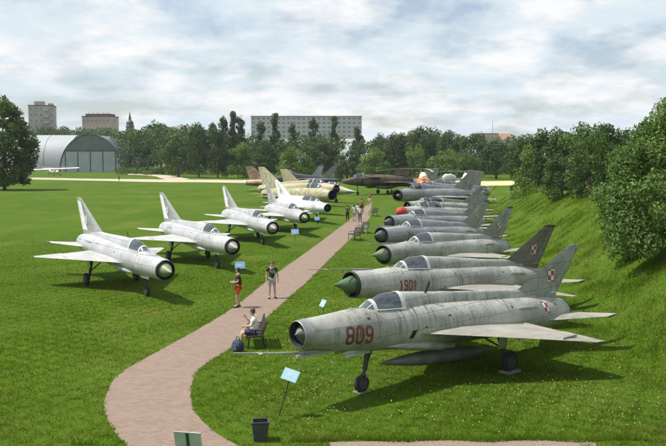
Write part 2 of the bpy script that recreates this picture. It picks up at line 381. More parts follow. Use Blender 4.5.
ribbon('sand_road', [ground(u, v) for u, v in ((-40, 177.6), (28, 177.6), (90, 178.7), (150, 179.3), (200, 179.6), (245, 180.2))], [ground(u, v) for u, v in ((-40, 179.6), (28, 179.6), (90, 180.6), (150, 182), (200, 182.3), (245, 183))], .02, M['sand'], 'pale sandy track across the far side of the lawn')
ribbon('sand_road', [ground(u, v) for u, v in ((128, 173.6), (145, 174), (160, 174.6), (172, 176), (190, 179))], [ground(u, v) for u, v in ((128, 174.8), (143, 175.3), (155, 176.4), (160, 178), (170, 180.5))], .03, M['sand'], 'sandy side track curving back towards the trees')

# grass blades on the nearer lawn
def inpath(X, Y):
    ya = np.array([p.y for p in pa][::-1]); xa = np.array([p.x for p in pa][::-1]); yb = np.array([p.y for p in pb][::-1]); xb = np.array([p.x for p in pb][::-1])
    ia = np.argsort(ya); ib = np.argsort(yb)
    return (X > np.interp(Y, ya[ia], xa[ia])+.03+.05*np.sin(Y*7)*np.sin(Y*3.1)) & (X < np.interp(Y, yb[ib], xb[ib])-.03-.05*np.sin(Y*6.3)*np.sin(Y*2.7))
rng = np.random.default_rng(5)
def hv(X, Y):
    d = X-(9.9+(np.clip(Y, 15, 200)-28)*.112); s1 = np.clip(d/7.2, 0, 1); s1 = s1*s1*(3-2*s1); s2 = np.clip(d/4, 0, 1); s2 = s2*s2*(3-2*s2)
    return np.where(d > 0, 3.5*s1+.07*np.sin(X*1.1+Y*.37)*s2+.04*np.sin(Y*.83-X*.6)*s2, 0)
def scatter(n, y0, y1, p=1.0):
    Y = y0*(y1/y0)**(rng.random(n)**p); X = (rng.random(n)*2-1)*(Y*.45+6)
    return X, Y
nb = 820000
X, Y = scatter(nb, 15, 80)
# gather into uneven clumps
X = X+.10*np.sin(Y*9+X*5); Y = Y+.10*np.sin(X*8-Y*4)
gp = np.sin(X*.9+1.3*np.sin(Y*.7))*np.sin(Y*.8+1.1*np.sin(X*.6))
keep = ~inpath(X, Y) & ~((Y < 18.5+.06*np.sin(X*5)+.05*np.sin(X*13)) & (X > -.02) & (X < 5.75)) & (rng.random(nb) < (.72+.25*gp)*np.clip((82-Y)/38, 0, 1)*np.clip((Y*.45+6-np.abs(X))/4, 0, 1))
X, Y = X[keep], Y[keep]; n = len(X); gp = gp[keep]
Hb = (.030+.065*rng.random(n)**1.6)*(1+.2*gp)*np.clip((90-Y)/40, .3, 1); Wb = .011*(1+(Y-18)*.026)*(.7+.6*rng.random(n)); an = rng.random(n)*6.283
lean = Hb*(.2+.9*rng.random(n)); la = rng.random(n)*6.283
Z = hv(X, Y)
V = np.empty((n, 3, 3)); dx, dy = np.cos(an)*Wb, np.sin(an)*Wb
V[:, 0] = np.stack([X-dx, Y-dy, Z-.005], 1); V[:, 1] = np.stack([X+dx, Y+dy, Z-.005], 1); V[:, 2] = np.stack([X+np.cos(la)*lean, Y+np.sin(la)*lean, Z+Hb], 1)
o = npmesh('grass', V.reshape(-1, 3), np.arange(n*3).reshape(-1, 3), M['blade']); tag(o, 'short uneven grass blades covering the nearer lawn and bank', 'grass', kind='stuff')
# taller unmown weeds on the bank and along the gravel edge
def weeds(n, fx, hmin, hmax, wd):
    X, Y = fx(n); Hh = hmin+(hmax-hmin)*rng.random(n)**2; an = rng.random(n)*6.283; la = rng.random(n)*6.283; ln = Hh*(.2+.5*rng.random(n)); Z = hv(X, Y)
    V = np.empty((n, 3, 3)); dx, dy = np.cos(an)*wd, np.sin(an)*wd
    V[:, 0] = np.stack([X-dx, Y-dy, Z-.01], 1); V[:, 1] = np.stack([X+dx, Y+dy, Z-.01], 1); V[:, 2] = np.stack([X+np.cos(la)*ln, Y+np.sin(la)*ln, Z+Hh], 1)
    return V
def wf1(n):
    cY = 20+80*rng.random(420)**1.5; cX = 9.9+(cY-28)*.112+7.5*rng.random(420)
    i = rng.integers(0, 420, n); return cX[i]+rng.normal(0, .35, n), cY[i]+rng.normal(0, .35, n)
def wf2(n):
    x = -1+8.5*rng.random(n); return x, 18.46+.3*rng.random(n)**2+.12*np.sin(x*3)*rng.random(n)
V = np.concatenate([weeds(60000, wf1, .07, .28, .013), weeds(5000, wf2, .05, .2, .008)])
o = npmesh('weeds', V.reshape(-1, 3), np.arange(len(V)*3).reshape(-1, 3), M['blade']); tag(o, 'tufts of taller unmown grass on the right bank', 'grass', kind='stuff')
def flowers(name, mat, n, area, label, sz=.022):
    X, Y = area(n); k = ~inpath(X, Y); X, Y = X[k], Y[k]; n = len(X); Z = hv(X, Y)+.06+.05*rng.random(n)
    V = np.empty((n, 4, 3)); a = rng.random(n)*6.28
    for j in range(4):
        V[:, j] = np.stack([X+np.cos(a+j*1.5708)*sz, Y+np.sin(a+j*1.5708)*sz*.8, Z+.012*(-1)**j], 1)
    tag(npmesh(name, V.reshape(-1, 3), np.arange(n*4).reshape(-1, 4), mat), label, 'flowers', kind='stuff')
def fa(cl):
    def f(n):
        i = rng.integers(0, len(cl), n); c = np.array(cl)[i]; return c[:, 0]+rng.normal(0, 1, n)*c[:, 2], c[:, 1]+rng.normal(0, 1, n)*c[:, 3]
    return f
flowers('dandelions', M['yellow_petal'], 150, fa([(3.0, 20.5, 1.2, .7), (6.3, 20.4, .7, .5), (1.2, 21.5, 1.5, 1), (5, 22.5, 2, 1), (-6, 36, 3, 4), (-1.5, 24.5, 1.2, 1.5), (9.5, 24, 1.5, 2)]), 'scattered yellow dandelion heads in the near lawn')
flowers('clover_flowers', M['white_petal'], 420, fa([(5.6, 24, 1.6, 1.2), (3.2, 22.5, 2.5, 1.2), (-.9, 27, 1, 2), (7.5, 22, 1.5, 2), (-.5, 22, .8, 1.5)]), 'tiny white clover heads scattered round the nearest jet', .014)

# ------------------------------------------------------------------ jet fighters
def cat_interp(tab, sub=5):
    """smooth the station table (x, zc, ry, rz) with Catmull-Rom"""
    o = []
    for i in range(len(tab)-1):
        p = [np.array(tab[max(min(k, len(tab)-1), 0)], float) for k in (i-1, i, i+1, i+2)]
        for k in range(sub):
            t = k/sub
            q = .5*(2*p[1]+(p[2]-p[0])*t+(2*p[0]-5*p[1]+4*p[2]-p[3])*t*t+(3*p[1]-p[0]-3*p[2]+p[3])*t**3)
            q[0] = p[1][0]+(p[2][0]-p[1][0])*t
            o.append(q)
    return o+[np.array(tab[-1], float)]
class Frame:
    """aircraft coordinates (a aft of the lip, y to port, z up) to the coordinates of the thing"""
    def __init__(s, k=0, dz=0, mid=6.0, piv=7.3): s.k, s.dz, s.mid, s.piv = k, dz, mid, piv
    def __call__(s, a, y, z): return (s.mid-a, y, z+s.k*(s.piv-a)+s.dz)
def section(F, a, zc, ry, rz, n=48, y0=0, pw=1.0, half=False):
    o = []
    for j in range(n):
        t = (math.pi*j/(n-1)) if half else 2*math.pi*j/n
        cy, cz = math.cos(t), math.sin(t)
        cy = math.copysign(abs(cy)**pw, cy); cz = math.copysign(abs(cz)**pw, cz)
        o.append(F(a, y0+ry*cy, zc+rz*cz))
    return o
def flat_wing(F, st, ax='y', sgn=1, mi=0, m=None, inc=0.0):
    """loft of lens sections; st rows: span, LE, TE, z (or y), thickness"""
    m = m or MB(); rings = []
    for s_, le, te, off, th in st:
        c = te-le; r = []
        for f, u in ((0, 0), (.12, .55), (.35, 1), (.65, .8), (1, .08), (1, -.08), (.65, -.8), (.35, -1), (.12, -.55)):
            a = le+c*f
            if ax == 'y': r.append(F(a, sgn*s_, off+u*th/2+inc*(a-11.4)))
            else: r.append(F(a, off+u*th/2, s_))
        rings.append(r)
    m.loft(rings, mi); return m
def interp_tab(tab, a):
    for i in range(len(tab)-1):
        if tab[i][0] <= a <= tab[i+1][0]:
            t = (a-tab[i][0])/(tab[i+1][0]-tab[i][0]+1e-9); return tab[i]*(1-t)+tab[i+1]*t
    return tab[-1]
STROKES = {  # blocky stencil-like numerals on a 0..1 x 0..1.7 field
 '8': [[(.5, .85), (.28, .85), (.12, 1.0), (.12, 1.5), (.28, 1.62), (.72, 1.62), (.88, 1.5), (.88, 1.0), (.72, .85), (.28, .85), (.12, .7), (.12, .2), (.28, .08), (.72, .08), (.88, .2), (.88, .7), (.72, .85)]],
 '0': [[(.28, .08), (.12, .24), (.12, 1.46), (.28, 1.62), (.72, 1.62), (.88, 1.46), (.88, .24), (.72, .08), (.28, .08)]],
 '9': [[(.14, .3), (.28, .08), (.72, .08), (.88, .24), (.88, 1.46), (.72, 1.62), (.28, 1.62), (.12, 1.46), (.12, .95), (.28, .78), (.88, .78)]],
 '1': [[(.2, 1.35), (.5, 1.62), (.5, .08)]],
 '2': [[(.12, 1.4), (.28, 1.62), (.72, 1.62), (.88, 1.46), (.88, 1.05), (.12, .25), (.12, .08), (.9, .08)]],
 '4': [[(.7, .08), (.7, 1.62), (.1, .5), (.95, .5)]], '6': [[(.86, 1.4), (.72, 1.62), (.28, 1.62), (.12, 1.46), (.12, .24), (.28, .08), (.72, .08), (.88, .24), (.88, .75), (.72, .9), (.12, .9)]],
 '5': [[(.88, 1.62), (.14, 1.62), (.14, .95), (.7, .95), (.88, .8), (.88, .24), (.72, .08), (.28, .08), (.12, .3)]], '7': [[(.1, 1.62), (.9, 1.62), (.4, .08)]]}
def seg_d(px, py, a, b):
    ax, ay = a; bx, by = b; dx, dy = bx-ax, by-ay; L = dx*dx+dy*dy
    t = np.clip(((px-ax)*dx+(py-ay)*dy)/max(L, 1e-9), 0, 1); return np.hypot(px-ax-t*dx, py-ay-t*dy)
def number(text, height, surf, a0, z0, side, mats, parent, F, wd=.085, ol=.03, gap=.3, name='number'):
    """numerals painted on a curved flank: surf(a, z) gives the half width there"""
    m = MB(); sc = height/1.7; cell = .05 if height > .4 else .07
    for i, ch_ in enumerate(text):
        nxx, nzz = int(1.2/cell), int(1.9/cell)
        gx, gz = np.meshgrid((np.arange(nxx)+.5)*cell-.1, (np.arange(nzz)+.5)*cell-.1, indexing='ij')
        d = np.full(gx.shape, 9.0)
        for st in STROKES[ch_]:
            for p, q in zip(st[:-1], st[1:]): d = np.minimum(d, seg_d(gx, gz, p, q))
        for ix in range(nxx):
            for iz in range(nzz):
                if d[ix, iz] > wd+ol: continue
                mi = 0 if d[ix, iz] <= wd else 1
                u0 = gx[ix, iz]-cell/2; w0 = gz[ix, iz]-cell/2; P = []
                for du, dw in ((0, 0), (cell, 0), (cell, cell), (0, cell)):
                    u = (u0+du)+i*(1+gap); u = u if side > 0 else -u     # read nose-first on the port side
                    a = a0+u*sc*.84; z = z0+(w0+dw)*sc
                    P.append(F(a, side*(surf(a, z)+.006), z))
                m.add(P, [(0, 1, 2, 3)], mi)
    return m.build(name, mats, parent)
def checker(F, ac, zc, size, yf, side, parent, faded=True):
    """white and red chequered square lying on a surface whose half width is yf(a, z)"""
    h = size/2; b = size*.09
    for nm, mt, rects in (('emblem_white', 'paintwhite', [(-h, 0, 0, h), (0, -h, h, 0), (b*.0+0, h-b, h, h), (h-b, 0, h, h-b), (-h, -h, 0, -h+b), (-h, -h+b, -h+b, 0)]),
                          ('emblem_red', 'redbright', [(0, 0, h-b, h-b), (-h+b, -h+b, 0, 0), (-h, h-b+.0, 0, h), (-h, 0, -h+b, h), (0, -h, h, -h+b), (h-b, -h, h, 0)])):
        m = MB(); lay = .007 if mt == 'paintwhite' else .010
        for x0, z0, x1, z1 in rects:
            for i in range(2):
                for j in range(2):
                    P = []
                    for u, v in ((i, j), (i+1, j), (i+1, j+1), (i, j+1)):
                        a = ac+x0+(x1-x0)*u/2; z = zc+z0+(z1-z0)*v/2
                        P.append(F(a, side*(yf(a, z)+lay), z))
                    m.add(P, [(0, 1, 2, 3)])
        m.build(nm, M[mt if faded != 'faded' else ('fadewhite' if mt == 'paintwhite' else 'rosefade')], parent)
def wheel(name, c, r, wd, parent):
    def disc(m, rr, ww, n=22, bev=.25):
        rings = []
        for t, q in ((-.5, .72), (-.5+.12, .93), (-.2, 1), (.2, 1), (.5-.12, .93), (.5, .72)):
            rings.append([(c[0]+rr*q*math.cos(2*math.pi*j/n), c[1]+ww*t, c[2]+rr*q*math.sin(2*math.pi*j/n)) for j in range(n)])
        m.loft(rings)
    m = MB(); disc(m, r, wd); w_ = m.build(name, M['rubber'], parent, 35)
    h = MB()
    for s in (-1, 1):
        h.loft([[(c[0]+rr*math.cos(2*math.pi*j/16), c[1]+s*(wd*.5+e), c[2]+rr*math.sin(2*math.pi*j/16)) for j in range(16)] for rr, e in ((r*.62, -.01), (r*.56, .012), (r*.2, .004), (r*.14, .03))], 0, False, True)
    return w_, h

JET = dict(k=.0, dz=0, lip=.46, cone='green', cone_out=.62, paint='silver', fin='silverfin', wing='silverwing', canopy='single', tip=None, boom='top', boomlen=2.4, rim=True,
           tank=False, emblem=True, number=None, nummat='redfade', numh=.5, rudder='white', nose=None, gearw='dark', aerial=False, row='R')
def delta_jet(name, label, group, X, Y, yaw, **kw):
    P = dict(JET); P.update(kw); P['row'] = 'L' if X < 0 else 'R'
    root = empty('jet_fighter', (X, Y, 0), yaw, label, 'jet fighter', group)
    F = Frame(P['k'], P['dz']); G = Frame(0, 0)
    lip = P['lip']; bigl = lip > .42
    PT, FT, WT = M[P['paint']], M[P['fin']], M[P['wing']]
    body = [(0, 1.66, lip, lip), (.28, 1.66, lip+.04, lip+.04), (1, 1.66, lip*.4+.335, lip*.4+.335), (2, 1.66, .59, .60), (3, 1.65, .62, .66), (4.2, 1.65, .635, .68), (6, 1.64, .64, .67), (8, 1.64, .63, .65), (9.6, 1.65, .62, .63), (10.6, 1.66, .58, .58), (11.4, 1.66, .51, .51), (11.9, 1.66, .45, .45)]
    tab = cat_interp(body)
    def surf(a, z):
        _, zc, ry, rz = interp_tab(tab, a); return ry*math.sqrt(max(0, 1-((z-zc)/rz)**2))
    m = MB(); m.loft([section(F, *q) for q in tab], 0, False, False)
    # turn the lip inwards into the duct, close the tail with a deep jet pipe
    m.loft([section(F, *q) for q in ((0, 1.66, lip, lip), (-.012, 1.66, lip-.012, lip-.012))], 0, False, False)
    fus = m.build('fuselage', PT, root, 40)
    d = MB(); d.loft([section(F, a, 1.66, r, r) for a, r in ((-.012, lip-.012), (.0, lip-.03), (.25, lip-.045), (1.3, lip-.03), (1.5, .05))], 0, False, True)
    d.build('intake_duct', M['intake'], fus, 40)
    if P['rim']:
        d = MB(); d.loft([section(F, a, 1.66, r, r) for a, r in ((.10, lip-.055), (-.03, lip-.034), (-.034, lip-.012), (-.016, lip+.004), (.05, lip+.012), (.05, lip))], 0, False, False); d.build('intake_ring', M['black'], fus, 40)  # black ring paints in the shadow inside the intake mouth
    d = MB(); d.loft([section(F, a, 1.66, r, r) for a, r in ((11.9, .45), (12.03, .42), (12.03, .38), (11.2, .35), (11.15, .02))], 0, False, True); d.build('exhaust_nozzle', M['nozzle'], root, 40)
    if P['cone'] == 'cover':
        d = MB(); d.loft([section(F, a, 1.66, r, r, 32) for a, r in ((.22, lip+.05), (-.05, lip+.02), (-.25, lip*.85), (-.42, lip*.5), (-.5, .03))], 0, True, True); d.build('intake_cover', M['redcover'], root, 40)
    elif P['cone']:
        rb = lip*(.86 if P['row'] == 'L' else .76) if bigl else lip*.88; o_ = P['cone_out']
        ce = .12 if bigl else .24
        d = MB(); d.loft([section(F, a, 1.66, r, r, 32) for a, r in ((-o_, .008), (-o_+.04, .022), (-o_+(o_+ce)*.5, rb*.51), (ce, rb*.97), (ce+.1, rb), (ce+.4, rb*.98), (ce+1, rb*.6))], 0, True, True); d.build('shock_cone', M[P['cone']], root, 40)
    # spine from the cockpit to the fin
    big = bigl
    sp_ = [(3.9, 1.95, .36, .72), (4.6, 1.95, .36, .72), (5.4, 1.95, .33, .70), (6.4, 1.95, .28, .66), (7.6, 1.95, .22, .61), (9.2, 1.95, .17, .58), (10.4, 1.95, .11, .5)] if big else \
          [(3.72, 1.95, .355, .73), (4.3, 1.95, .30, .71), (5, 1.95, .22, .68), (6.2, 1.95, .16, .65), (7.6, 1.95, .135, .62), (9.2, 1.95, .12, .58), (10.4, 1.95, .09, .5)]
    if P['canopy'] == 'double': sp_ = [(5.25, 1.95, .34, .70)]+sp_[3:]
    m = MB(); m.loft([section(F, a, zc, ry, rz, 25, half=True) for a, zc, ry, rz in cat_interp(sp_, 3)], 0, True, True, True); m.build('spine', PT, root, 40)
    # canopy
    segs = [(1.85, 2.6, 3.85 if bigl else 3.7)] if P['canopy'] == 'single' else [(1.6, 2.25, 3.4), (3.4, 3.55, 5.3)]
    def dome(a):
        if P['canopy'] == 'single': T = [(1.78, .10, .06), (2.2, .24, .28), (2.6, .33, .52), (3.1, .37, .70), (3.6, .37, .735), (4.15, .35, .72), (4.7, .30, .66)]
        else: T = [(1.55, .10, .06), (1.95, .24, .30), (2.25, .32, .5), (2.8, .36, .68), (3.4, .35, .64), (3.6, .35, .67), (4.4, .37, .78), (5.3, .33, .70), (5.6, .3, .65)]
        T = [np.array(t) for t in T]
        for i in range(len(T)-1):
            if T[i][0] <= a <= T[i+1][0]:
                t = (a-T[i][0])/(T[i+1][0]-T[i][0]); t = t*t*(3-2*t)*.4+t*.6; q = T[i]*(1-t)+T[i+1]*t; return q[1], q[2]
        return .3, .66
    def drng(a, grow=0.0, base=1.95):
        ry, h = dome(a); top = interp_tab(tab, a)[1]+interp_tab(tab, a)[3]
        # canopy heights are measured above 1.95
        return section(F, a, 1.95, ry+grow, max(h, top-1.95+.01)+grow, 25, half=True)
    for s0, s1, s2 in segs:
        if s1-s0 > .3:
            m = MB(); m.loft([drng(a) for a in np.linspace(s0, s1, 6)], 0, True, True); ws_ = m.build('windscreen', M['clearglass'], root, 50)
            fm = MB()
            for a in (s1,): fm.loft([drng(a-.05, .004), drng(a-.05, .022), drng(a+.05, .022), drng(a+.05, .004)], 0, False, False)
            for q in (-1, 1):
                fm.tube([F(s0+.02, q*.03, 1.66+interp_tab(tab, s0)[3]+.03), F((s0+s1)/2, q*dome((s0+s1)/2)[0]*.62, 1.95+dome((s0+s1)/2)[1]*.80), F(s1, q*dome(s1)[0]*.5, 1.95+dome(s1)[1]*.88)], .016, 6)
            fm.build('windscreen_frame', M['frame'], ws_, 40)
        m = MB(); m.loft([drng(a) for a in np.linspace(s1, s2, 9)], 0, True, True); cn = m.build('canopy', M['glass'], root, 50)
        fm = MB(); fm.loft([drng(s2-.12, .003), drng(s2-.12, .016), drng(s2+.04, .016), drng(s2+.04, .003)], 0, False, False)
        for q in (-1, 1): fm.tube([F(a, q*(surf(a, 2.22)+.012 if False else dome(a)[0]*.985), 2.1+.13) for a in np.linspace(s1, s2, 5)], .02, 6)
        fm.build('canopy_frame', M['frame'], cn, 40)
        sm = (s1+s2)/2+.15
        st = MB(); st.box(F(sm+.25, 0, 2.28), (.22, .38, .55)); st.box(F(sm+.2, 0, 2.57), (.16, .24, .2), taper=.7); st.build('ejection_seat', M['seat'], root); st = MB(); st.box(F(s1+.15, 0, 2.24), (.3, .42, .2), taper=.6); st.build('instrument_panel', M['seat'], root)
    # wings
    for sgn in (1, -1):
        W = [(.50, 3.95, 9.15, 1.50, .24), (.68, 4.2, 9.15, 1.50, .22), (.69, 4.22, 8.72, 1.50, .21), (2.12, 6.43, 8.72, 1.46, .12), (3.28, 8.22, 8.76, 1.42, .045), (3.29, 8.24, 9.12, 1.42, .045), (3.575, 8.66, 9.10, 1.41, .025)]
        wg = flat_wing(F, W, 'y', sgn).build('wing', WT, root, 25)
        fl = flat_wing(F, [(.70, 8.735, 9.18, 1.485, .09), (2.10, 8.735, 9.16, 1.43, .06)], 'y', sgn).build('flap', WT, wg, 25)
        al = flat_wing(F, [(2.14, 8.735, 9.16, 1.455, .06), (3.27, 8.77, 9.13, 1.415, .03)], 'y', sgn).build('aileron', WT, wg, 25)
        wf = MB(); a0 = 6.9 if big else 7.6; yy = 2.45 if big else 2.95
        wf.box(F(a0+.55, sgn*yy, 1.49), (.7, .015, .08)); wf.build('wing_fence', WT, wg)
        tp = flat_wing(F, [(.42, 10.2, 11.95, 1.62, .13), (.6, 10.45, 12.02, 1.62, .12), (1.80, 12.2, 12.75, 1.62, .05), (1.87, 12.42, 12.72, 1.62, .03)], 'y', sgn, inc=.13 if P['row'] == 'R' else .05).build('tailplane', WT, root, 25)
        tw = MB(); ti = .13 if P['row'] == 'R' else .05; tw.tube([F(q, sgn*1.84, 1.62+ti*(q-11.4)) for q in (11.95, 12.2, 12.65)], (.008, .035, .03), 8); tw.build('tip_weight', M['dark'], tp, 40)
    # fin
    if P['row'] == 'L': LE = lambda z: 8.15+(z-2.35)*2.24; TE = lambda z: 11.95+(z-2.1)*.55; zt = 4.16
    elif big: LE = lambda z: 8.95+(z-2.35)*1.88; TE = lambda z: 11.6+(z-2.1)*.72; zt = 4.13
    else: LE = lambda z: 9.1+(z-2.35)*1.90; TE = lambda z: 11.5+(z-2.1)*.79; zt = 4.10
    thk = lambda z: .17-.055*(z-2.0)
    hl = lambda z: TE(z)-(.95 if P['row'] == 'L' else .40)*(1-.20*(z-2.1))
    zts = [1.95, 2.35, 2.36, 3.99, 4.01, zt]
    st = []
    for z in zts:
        le = LE(z)
        if z < 2.34: le = 7.4 if big else 8.0
        te = hl(z)-.01 if 2.355 < z < 4.005 else TE(z)
        st.append((z, le, te, 0, thk(z)))
    st.insert(1, (2.28, LE(2.28)-.35, TE(2.28), 0, thk(2.28)))
    fin = flat_wing(F, st[:-1], 'z').build('fin', FT, root, 25)
    flat_wing(F, [(4.012, LE(4.012), TE(4.012), 0, thk(4.01)), (zt-.04, LE(zt-.04), TE(zt-.04), 0, thk(zt)), (zt, LE(zt)+.16, TE(zt)-.06, 0, .05)], 'z').build('fin_tip', M[P['tip']] if P['tip'] else FT, fin, 25)
    flat_wing(F, [(2.375, hl(2.37), TE(2.37), 0, .085), (3.985, hl(3.985), TE(3.985), 0, .05)], 'z').build('rudder', M[P['rudder']] if P['rudder'] else FT, fin, 25)
    def finy(a, z):
        c = TE(z)-LE(z); f = (a-LE(z))/c
        return thk(z)/2*np.interp(f, [0, .12, .35, .65, 1], [0, .55, 1, .8, .08])
    if P['emblem']:
        for sgn in (1, -1): checker(F, 11.25, 2.98, .42 if P['emblem'] is True else .5, finy, sgn, fin, P['emblem'])
    if P['emblem'] == 2 or P['lip'] == .37:
        for sgn in (1, -1): checker(F, 10.35, 1.95, .36, surf, sgn, fus)
    # ventral fin, scoops and small fittings
    v = MB(); v.loft([[F(9.2, 0, 1.05), F(9.3, -.02, 1.05), F(9.3, .02, 1.05)], [F(9.9, 0, .68), F(9.95, -.02, .68), F(9.95, .02, .68)]]) if False else None
    flat_wing(F, [(1.12, 8.9, 11.5, 0, .06), (.78, 9.5, 11.3, 0, .03)], 'z').build('ventral_fin', PT, root, 25)
    for sgn in (1, -1):
        m = MB()
        m.loft([section(F, a, 1.98, r*.6, r, 10, sgn*.545) for a, r in ((8.8, .01), (8.95, .07), (9.6, .06), (9.9, .01))])
        m.loft([section(F, a, 1.98, r*.6, r, 10, sgn*.555) for a, r in ((6.2, .01), (6.3, .06), (6.9, .05), (7.2, .01))]) if False else None
        m.build('air_scoop', PT, root, 40)
    m = MB(); m.loft([section(F, a, 1.11, ry, rz, 14, s) for s in () for a, ry, rz in ()]) if False else None
    for sgn in (1, -1):
        m = MB(); m.loft([section(F, a, 1.16-(.13*max(0, a-3.2)/2 if lip < .42 else 0), r, r*.85, 14, sgn*.40) for a, r in (((2.9, .02), (3.3, .11), (4.0, .17), (5.0, .19), (5.2, .17)) if lip < .42 else ((3.0, .02), (3.3, .12), (4.0, .17), (5.2, .17), (5.9, .06)))]); m.build('cannon_fairing', PT, root, 40)
    if P['aerial']: m = MB(); m.box(F(4.9 if P['canopy'] != 'double' else 6.2, .06, 2.75), (.10, .015, .42), rot=Matrix.Rotation(R(-28), 3, 'Y')); m.build('aerial', M['dark'], root)
    if P['boom']:
        m = MB()
        if P['boom'] == 'low':
            m.tube([F(1.2, 0, 1.13), F(.3, 0, 1.16), F(0, 0, 1.17)], (.05, .07, .045), 8); m.tube([F(0, 0, 1.17), F(-1.0, 0, 1.24), F(-P['boomlen'], 0, 1.34)], (.035, .028, .02), 8)
            m.box(F(.75, 0, 1.10), (1.5, .16, .07))
        else:
            zt_ = 1.66+lip+.05
            m.tube([F(1.1, 0, zt_+.03), F(.2, 0, zt_+.05), F(-.6, 0, zt_+.05), F(-P['boomlen'], 0, zt_+.04)], (.022, .024, .017, .010), 8)
            m.box(F(.5, 0, zt_), (.5, .05, .1))
        for s in (-1, 1): m.box(F(-P['boomlen']*.62, s*.06, 1.265 if P['boom'] == 'low' else zt_+.05), (.10, .12, .008))
        m.build('pitot_boom', M['greypaint'] if P['boom'] == 'low' else M['steel'], root, 40)
    # undercarriage
    nz = F(2.35, 0, 1.12)[2]
    nr = MB(); wc = (6-2.3, 0, .25)
    nr.tube([(6-2.55, 0, nz+.1), (6-2.42, 0, .62)], .075, 10); nr.tube([(6-2.42, 0, .64), (6-2.38, 0, .5)], .042, 10)
    for s in (-1, 1): nr.tube([(6-2.40, s*.03, .55), (6-2.36, s*.125, .45), (6-2.3, s*.125, .25)], .026, 8)
    nr.tube([(6-2.8, 0, nz+.08), (6-2.45, 0, .72)], .03, 8)
    leg = nr.build('nose_gear_leg', M['dark'], root, 40)
    w_, h = wheel('wheel', wc, .25, .19, leg); h.build('wheel_hub', M['rim'], w_, 30)
    for s in (-1, 1):
        m = MB(); m.box((6-1.95, s*.22, nz-.04), (.95, .015, .16), rot=Matrix.Rotation(R(s*14), 3, 'X')); m.build('gear_door', PT, root)
    for sgn in (1, -1):
        mz = F(7.0, 0, 1.42)[2]; wc = (6-7.3, sgn*1.36, .33)
        m = MB(); m.tube([(6-7.0, sgn*1.12, mz), (6-7.2, sgn*1.20, .62)], .075, 10); m.tube([(6-7.2, sgn*1.20, .64), (6-7.3, sgn*1.22, .33)], .05, 10); m.tube([(6-7.3, sgn*1.16, .33), (6-7.3, sgn*1.36, .33)], .05, 10)
        m.tube([(6-6.9, sgn*.7, mz-.25), (6-7.15, sgn*1.18, .75)], .03, 8)
        lg = m.build('main_gear_leg', M['dark'], root, 40)
        m = MB(); m.box((6-7.05, sgn*1.29, mz-.28), (.40, .02, .42), rot=Matrix.Rotation(R(sgn*-6), 3, 'X')); m.build('gear_door', PT, lg)
        w_, h = wheel('wheel', wc, .33, .2, lg); h.build('wheel_hub', M['rim'], w_, 30)
    if P['tank']:
        m = MB(); tz = .58
        m.loft([section(F, a, tz, r, r, 20) for a, r in ((2.95, .01), (3.3, .07), (3.9, .15), (4.6, .21), (5.4, .235), (6.4, .235), (7.2, .18), (7.8, .09), (8.1, .02))])
        tk = m.build('drop_tank', M['tankgrey'], root, 50)
        m = MB(); m.box(F(5.6, 0, .92), (1.3, .07, .36)); m.build('pylon', PT, tk)
    if P['number']:
        hN = P['numh']; z0 = P.get('numz', 1.50); a0 = P.get('numa', 1.35)
        for side in (1, -1):
            wtot = hN/1.7*.84*(len(P['number'])*1.3)
            number(P['number'], hN, surf, a0 if side > 0 else a0+wtot, z0, side, [M[P['nummat']], M['outline'] if P['nummat'] == 'red' else M[P['nummat']]], fus, F, wd=.115, ol=.03 if P['nummat'] == 'red' else .01)
    rh = random.Random(int(X*7+Y*3))
    for side in (1, -1):
        for a, z in ((2.3, 2.02), (5.2, 1.95), (6.6, 1.5), (8.2, 2.05), (9.8, 1.4), (10.9, 1.9), (4.2, 1.6)):
            a += rh.uniform(-.3, .3); z += rh.uniform(-.08, .08); q, e = rh.uniform(.05, .13), rh.uniform(.03, .07); hm_ = MB()
            hm_.add([F(a, side*(surf(a, z)+.006), z), F(a+q, side*(surf(a+q, z)+.006), z), F(a+q, side*(surf(a+q, z+e)+.006), z+e), F(a, side*(surf(a, z+e)+.006), z+e)], [(0, 1, 2, 3)])
            hm_.build('access_hatch', M['dark'], fus)
    if P['paint'] == 'greypaint' and lip < .42:
        m = MB()                                          # small access panel ahead of the number
        for i in range(3): 
            z = 1.50+i*.10; m.add([F(.88, surf(.88, z)+.005, z), F(1.10, surf(1.10, z)+.005, z), F(1.10, surf(1.10, z+.1)+.005, z+.1), F(.88, surf(.88, z+.1)+.005, z+.1)], [(0, 1, 2, 3)])
        m.build('access_panel', M['greyfin'], fus)
        m = MB()
        for i in range(2):
            z = 1.38+i*.12; m.add([F(3.62+.06*i, surf(3.6, z)+.006, z), F(3.80+.06*i, surf(3.8, z)+.006, z), F(3.86+.06*i, surf(3.86, z+.12)+.006, z+.12), F(3.68+.06*i, surf(3.68, z+.12)+.006, z+.12)], [(0, 1, 2, 3)])
        m.build('gun_port', M['black'], fus)
        d = MB(); d.loft([section(F, a, 1.66, r, r) for a, r in ((.0, lip+.002), (.3, lip+.047), )], 0, False, False); d.build('lip_band', M['steel'], fus, 40)
    return root

